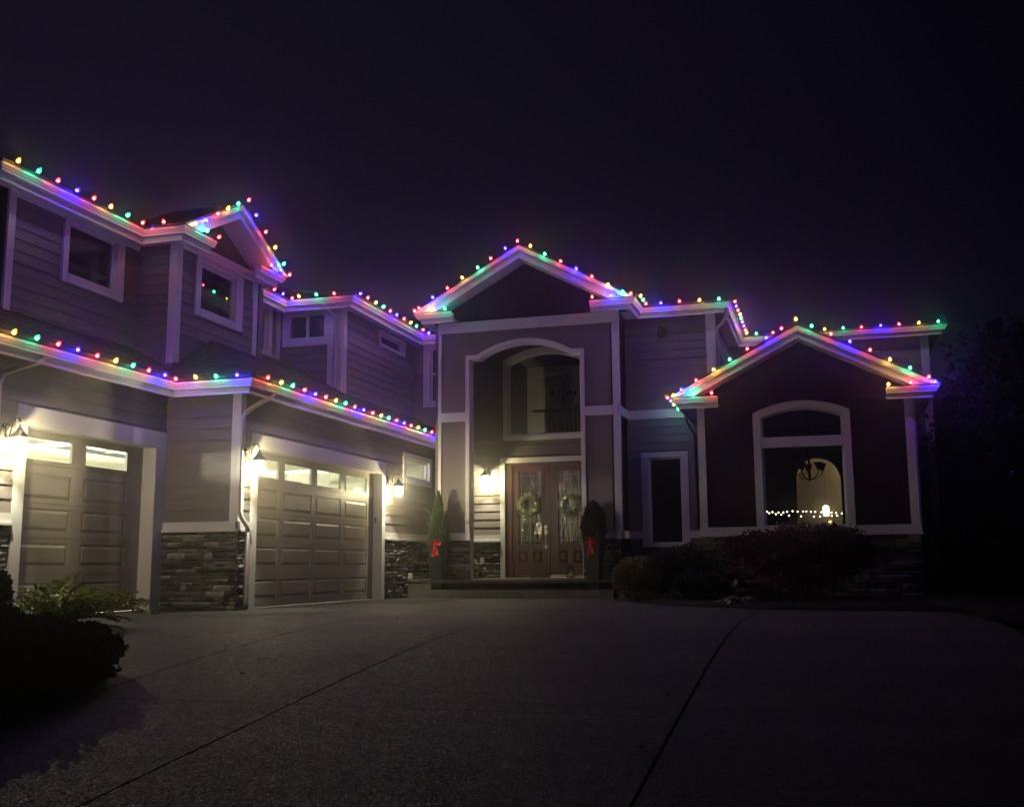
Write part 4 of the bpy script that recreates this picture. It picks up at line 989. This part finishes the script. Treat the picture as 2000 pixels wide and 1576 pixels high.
# wreaths on the door glass
def make_wreath(seed):
    rnd = random.Random(seed); t = root('wreath', (0, 0, 0)); b = MB()
    for i in range(1500):
        a = rnd.random()*2*math.pi; q = .18+rnd.gauss(0, .030); c = Vector((q*math.cos(a), -.03+rnd.uniform(-.035, .02), q*math.sin(a)))
        dr_ = Vector((-math.sin(a)*.8+math.cos(a)*rnd.uniform(-.3, 1.1), rnd.uniform(-.6, .1), math.cos(a)*.8+math.sin(a)*rnd.uniform(-.3, 1.1))).normalized()
        leaf(b, c, dr_, rnd.uniform(.04, .08), .16, rnd.random()*6)
    b.obj('greenery', M['wreath'], t, kind='stuff', fix=False)
    b = MB(); b.tube([(.165*math.cos(i*math.pi/12), -.02, .165*math.sin(i*math.pi/12)) for i in range(25)], .02, 6); b.obj('ring', M['bark'], t)
    q = MB(); q.lathe([(.002, -.008), (.009, -.003), (.008, .005), (.002, .009)], 7); me = q.mesh('berry', M['ribbon'], smooth=True)
    for k in range(9): a = .2+rnd.random()*1.1 if k < 6 else rnd.random()*6; o = bpy.data.objects.new('berry', me); link(o, t); o.location = (.17*math.cos(a)+rnd.uniform(-.02, .02), -.085, .17*math.sin(a)+rnd.uniform(-.02, .02))
    q = MB(); q.lathe([(.002, -.006), (.006, 0), (.002, .006)], 7); me = q.mesh('wreath_light', emit('wreath_glow', (1, .9, .6), 5), smooth=True)
    for k in range(4): a = rnd.random()*6.3; o = bpy.data.objects.new('wreath_light', me); link(o, t); o.location = (.165*math.cos(a), -.08, .165*math.sin(a))
    return t
wr = make_wreath(4)
for i, (x, lab) in enumerate([(-6.385, 'green wreath hanging on the left front door'), (-5.475, 'green wreath with red berries hanging on the right front door')]):
    o = wr if i == 0 else make_wreath(9); o.location = (x, 22.80, 1.965); tag(o, lab, 'wreath', 'wreaths on the front doors')

shrub('boxwood', (-3.30, 18.75, .40), (.40, .40, .36), 6500, .035, 'box', 'rounded tan brown clipped shrub right of the entrance steps', seed=3, lumps=7, shell=.75)
shrub('shrub', (-2.45, 19.1, .50), (.66, .5, .46), 5000, .045, 'darkleaf2', 'large dark mounded shrub below the tall narrow window', seed=4, lumps=6)
shrub('shrub', (-2.10, 17.75, .26), (.44, .4, .25), 4200, .04, 'darkleaf2', 'low dark shrub in front of the large mounded shrub', seed=5, lumps=5)
t = shrub('japanese_maple', (-.45, 18.0, .80), (1.15, .95, .46), 9000, .07, 'maple', 'wide dark maroon weeping maple in front of the gable window', cat='tree', seed=6, lumps=12, up=-.5, asp=.2)
b = MB()
for k, (x, y) in enumerate([(-.9, 17.9), (-.45, 18.0), (-.05, 17.8)]): b.tube([(x, y, -.05), (x+.04, y, .3), (x-.05+.1*k, y, .75)], [.035, .028, .015], 7)
b.obj('trunk', M['bark'], t)
rnd = random.Random(8); t = root('hosta', (-1.42, 16.9, 0), 'pale leafy clump at the driveway edge in front of the maple', 'plant')
b = MB()
for k in range(60):
    a = rnd.random()*6.3; L = rnd.uniform(.15, .36); el = rnd.uniform(.1, 1.0); d = Vector((math.cos(a), math.sin(a), el)).normalized()
    c = Vector((-1.42+rnd.uniform(-.14, .14), 16.5+rnd.uniform(-.1, .1), .08)); pv = c
    pts = [c+d*L*f+Vector((0, 0, -.45*f*f*L)) for f in (0, .35, .7, 1)]
    s_d = Vector((-d.y, d.x, 0)).normalized()
    for i in range(3):
        w0, w1 = (.004, .03, .024, .002)[i], (.004, .03, .024, .002)[i+1]
        b.face([pts[i]-s_d*w0, pts[i]+s_d*w0, pts[i+1]+s_d*w1, pts[i+1]-s_d*w1])
b.obj('foliage', M['pale'], t, kind='stuff', fix=False)
b = MB(); b.tube([(-1.42, 16.9, 0), (-1.42, 16.9, .12)], .02, 6); b.obj('stem', M['bark'], t)
t = root('plant_marker', (-1.46, 16.95, 0), 'small white oval marker on a thin stake behind the pale leafy clump', 'marker')
b = MB(); b.tube([(-1.46, 16.95, -.02), (-1.455, 16.95, .31)], .005, 6); b.obj('stake', M['metal'], t)
b = MB(); b.lathe([(.0, -.004), (.032, -.004), (.032, .004), (.0, .004)], 16); b.v = [(x*1.0*.9-1.452+y*.35, 16.945-z_, y*1.5+.355) for x, y, z_ in b.v]; b.obj('plate', M['white'], t)

# foreground bed on the left
b = MB(); bed = [(-5.60, 2.2), (-5.64, 6.3), (-5.70, 7.0), (-5.95, 7.7), (-6.45, 8.5), (-7.0, 9.5), (-7.7, 10.5), (-8.6, 11.0), (-9.85, 10.9), (-9.85, 8), (-9.85, 2.2)]
cb = Vector((-8, 6.5)); rings = []
bed = [(p0[0]+(p1[0]-p0[0])*i/12, p0[1]+(p1[1]-p0[1])*i/12) for p0, p1 in zip(bed, bed[1:]+bed[:1]) for i in range(12)]
for f, hz in ((1, .004), (.98, .05), (.9, .08), (.8, .11), (.65, .14), (.5, .16), (.3, .17), (.1, .18)):
    rings.append([(cb.x+(x-cb.x)*f, cb.y+(y-cb.y)*f, G(cb.y+(y-cb.y)*f)+hz) for x, y in bed])
for q in rings: b.v += q
n = len(bed)
for i in range(7):
    for j in range(n): jj = (j+1) % n; b.f.append((i*n+j, i*n+jj, (i+1)*n+jj, (i+1)*n+j)); b.m.append(0)
b.f.append(tuple(7*n+j for j in range(n))); b.m.append(0)
o = b.obj('planting_bed', M['mulch'], fix=True); o['kind'] = 'structure'
b = MB(); bed = [(1.60, 12.6), (1.69, 15.23), (1.18, 15.32), (-.92, 15.61), (-2.56, 17.03), (-3.87, 19.49), (-4.02, 20.38), (-4.0, 21.9), (1.6, 21.9), (8, 21), (8, 12.6)]
cb = Vector((1.2, 18.5)); 
b.v = [(x, y, .012) for x, y in bed]+[(cb.x+(x-cb.x)*.94, cb.y+(y-cb.y)*.94, .07) for x, y in bed]+[(cb.x, cb.y, .1)]
n = len(bed)
for j in range(n): jj = (j+1) % n; b.f.append((j, jj, n+jj, n+j)); b.f.append((n+j, n+jj, 2*n)); b.m += [0, 0]
o = b.obj('planting_bed', M['mulch']); o['kind'] = 'structure'
shrub('juniper', (-7.30, 6.7, -.08), (1.45, 1.5, .52), 42000, .038, 'darkleaf', 'wide dark juniper mound filling the lower left foreground', seed=11, lumps=9, shell=.72, lump=.1)
shrub('juniper', (-6.20, 7.3, -.12), (.60, .66, .34), 14000, .036, 'darkleaf', 'smaller dark juniper mound beside the driveway edge at lower left', seed=12, lumps=6, shell=.7)
shrub('globe_shrub', (-7.62, 8.05, .38), (.36, .36, .34), 6000, .035, 'darkleaf', 'dark round clipped shrub at the left edge of the photo', seed=13, shell=.8, lump=.05)
rnd = random.Random(21); t = root('abelia', (-8.5, 10.4, G(10.4)), 'yellow green shrub with long arching sprays before the single garage door', 'shrub')
b = MB(); st_ = MB()
for k in range(64):
    a = rnd.gauss(.15, .9) if k < 30 else rnd.random()*6.3; L = rnd.uniform(.48, .88); el = rnd.uniform(.5, 1.9)
    if k in (2, 7, 9, 12, 15, 21): a, L, el = rnd.uniform(-.15, .25), rnd.uniform(.95, 1.2), rnd.uniform(.6, .85)
    d = Vector((math.cos(a), math.sin(a)*.7, el)).normalized(); c = Vector((-8.5+rnd.uniform(-.12, .12), 10.4+rnd.uniform(-.1, .1), .0))
    pts = [c+d*L*f+Vector((math.cos(a)*.25, 0, -.42))*(f*f*L) for f in [i/14 for i in range(15)]]
    st_.tube(pts[::2], .004, 4)
    for i, p_ in enumerate(pts[3:]):
        for e in range(5):
            tg = (pts[min(14, i+4)]-pts[i+2]).normalized(); n_ = (tg+Vector((rnd.uniform(-.9, .9), rnd.uniform(-.9, .9), rnd.uniform(-.3, .9)))).normalized()
            leaf(b, p_+tg*rnd.uniform(-.03, .03), n_, rnd.uniform(.032, .06), .3, rnd.random()*6)
cloud(b, (-8.5, 10.4, .26), (.34, .28, .24), 1100, .04, rnd)
b.obj('foliage', M['lime'], t, kind='stuff', fix=False); st_.obj('stem', M['bark'], t)
# tree beyond the right corner
rnd = random.Random(31); t = root('magnolia_tree', (3.6, 22.6, 0), 'dark glossy leaved tree beyond the right corner of the house', 'tree')
b = MB(); b.tube([(3.6, 22.6, -.1), (3.55, 22.6, 1.2), (3.7, 22.5, 2.6), (3.5, 22.6, 4.6)], [.11, .09, .06, .02], 8)
for k in range(14):
    a = rnd.random()*6.3; z0 = 1.2+k*.24; L = rnd.uniform(.8, 1.3)
    b.tube([(3.6, 22.6, z0), (3.6+L*.5*math.cos(a), 22.6+L*.5*math.sin(a), z0+.25), (3.6+L*math.cos(a), 22.6+L*math.sin(a), z0+.45)], [.03, .02, .006], 5)
b.obj('trunk', M['bark'], t)
b = MB(); cloud(b, (3.6, 22.6, 2.9), (1.5, 1.3, 2.3), 5000, .12, rnd, shell=.35, lump=.3, asp=.3)
b.obj('crown', M['glossy'], t, kind='stuff', fix=False)
# dark trees added to black out the sky beyond the right house corner
rnd = random.Random(41)
for k, (x, y, h, lab) in enumerate([(3.7, 29.5, 4.6, 'smaller added dark tree covering the sky between the house corner and the taller trees'), (5.6, 29, 6.2, 'tall added dark tree covering the sky behind the glossy tree, nearest the house'), (9.5, 27, 7.4, 'tallest added dark tree, screening the sky toward the right'), (13.5, 26, 6.5, 'added dark tree screening the sky at the far right beyond the lawn')]):
    t = root('sky_cover_tree', (x, y, 0), lab, 'tree', 'dark trees added to cover the sky at right')
    b = MB(); b.tube([(x, y, -.1), (x+.1, y, h*.4), (x, y, h*.9)], [.2, .14, .03], 8); b.obj('trunk', M['bark'], t)
    b = MB()
    for j in range(7): cloud(b, (x+rnd.uniform(-1, 1), y+rnd.uniform(-1, 1), h*(.08+.13*j)), (2.2-.14*j, 1.8, h*.16), 1500, .26, rnd, shell=.2, lump=.3, asp=.5)
    b.obj('crown', M['darkleaf'], t, kind='stuff', fix=False)
# fallen leaves
q = MB(); q.v = [(-.03, 0, .004), (-.01, .02, .012), (.035, .004, .006), (-.008, -.02, .014), (.0, 0, .018)]; q.f = [(0, 3, 4), (3, 2, 4), (2, 1, 4), (1, 0, 4)]; q.m = [0]*4
lm = q.mesh('fallen_leaf', M['mulch'])
for x, y, lab in ((-2.6, 9.4, 'small dark fallen leaf in the middle of the driveway'), (-5.1, 12.2, 'small dark fallen leaf on the driveway in front of the double garage door'), (-.2, 11.6, 'small dark fallen leaf at the right of the driveway, before the planting bed'), (-4.75, 8.05, 'small dark fallen leaf near the left joint of the driveway'), (-1.12, 6.35, 'small dark fallen leaf left of the right driveway joint'), (-1.16, 7.7, 'small dark fallen leaf farther up beside the right driveway joint'), (-5.24, 17.6, 'small dark fallen leaf on the driveway before the steps')):
    o = bpy.data.objects.new('fallen_leaf', lm); C.objects.link(o); o.location = (x, y, G(y)); o.rotation_euler.z = x*7; o.scale = (1.3, 1.3, 1.3); tag(o, lab, 'leaf', 'fallen leaves on the driveway')

# ---------------------------------------------------------------- damp night air
if HAZE:
    b = MB(); b.box(-30, 30, -4, 34, -2.2, 12); hz = b.obj('haze', M['wire'])
    m = bpy.data.materials.new('night_mist'); m.use_nodes = True; n_ = m.node_tree.nodes; n_.remove(n_['Principled BSDF'])
    pv = n_.new('ShaderNodeVolumePrincipled'); pv.inputs['Color'].default_value = (.9, .9, .95, 1); pv.inputs['Density'].default_value = HAZE_DENSITY
    pv.inputs['Anisotropy'].default_value = .95; m.node_tree.links.new(pv.outputs[0], n_['Material Output'].inputs['Volume'])
    hz.data.materials.clear(); hz.data.materials.append(m); hz['kind'] = 'stuff'
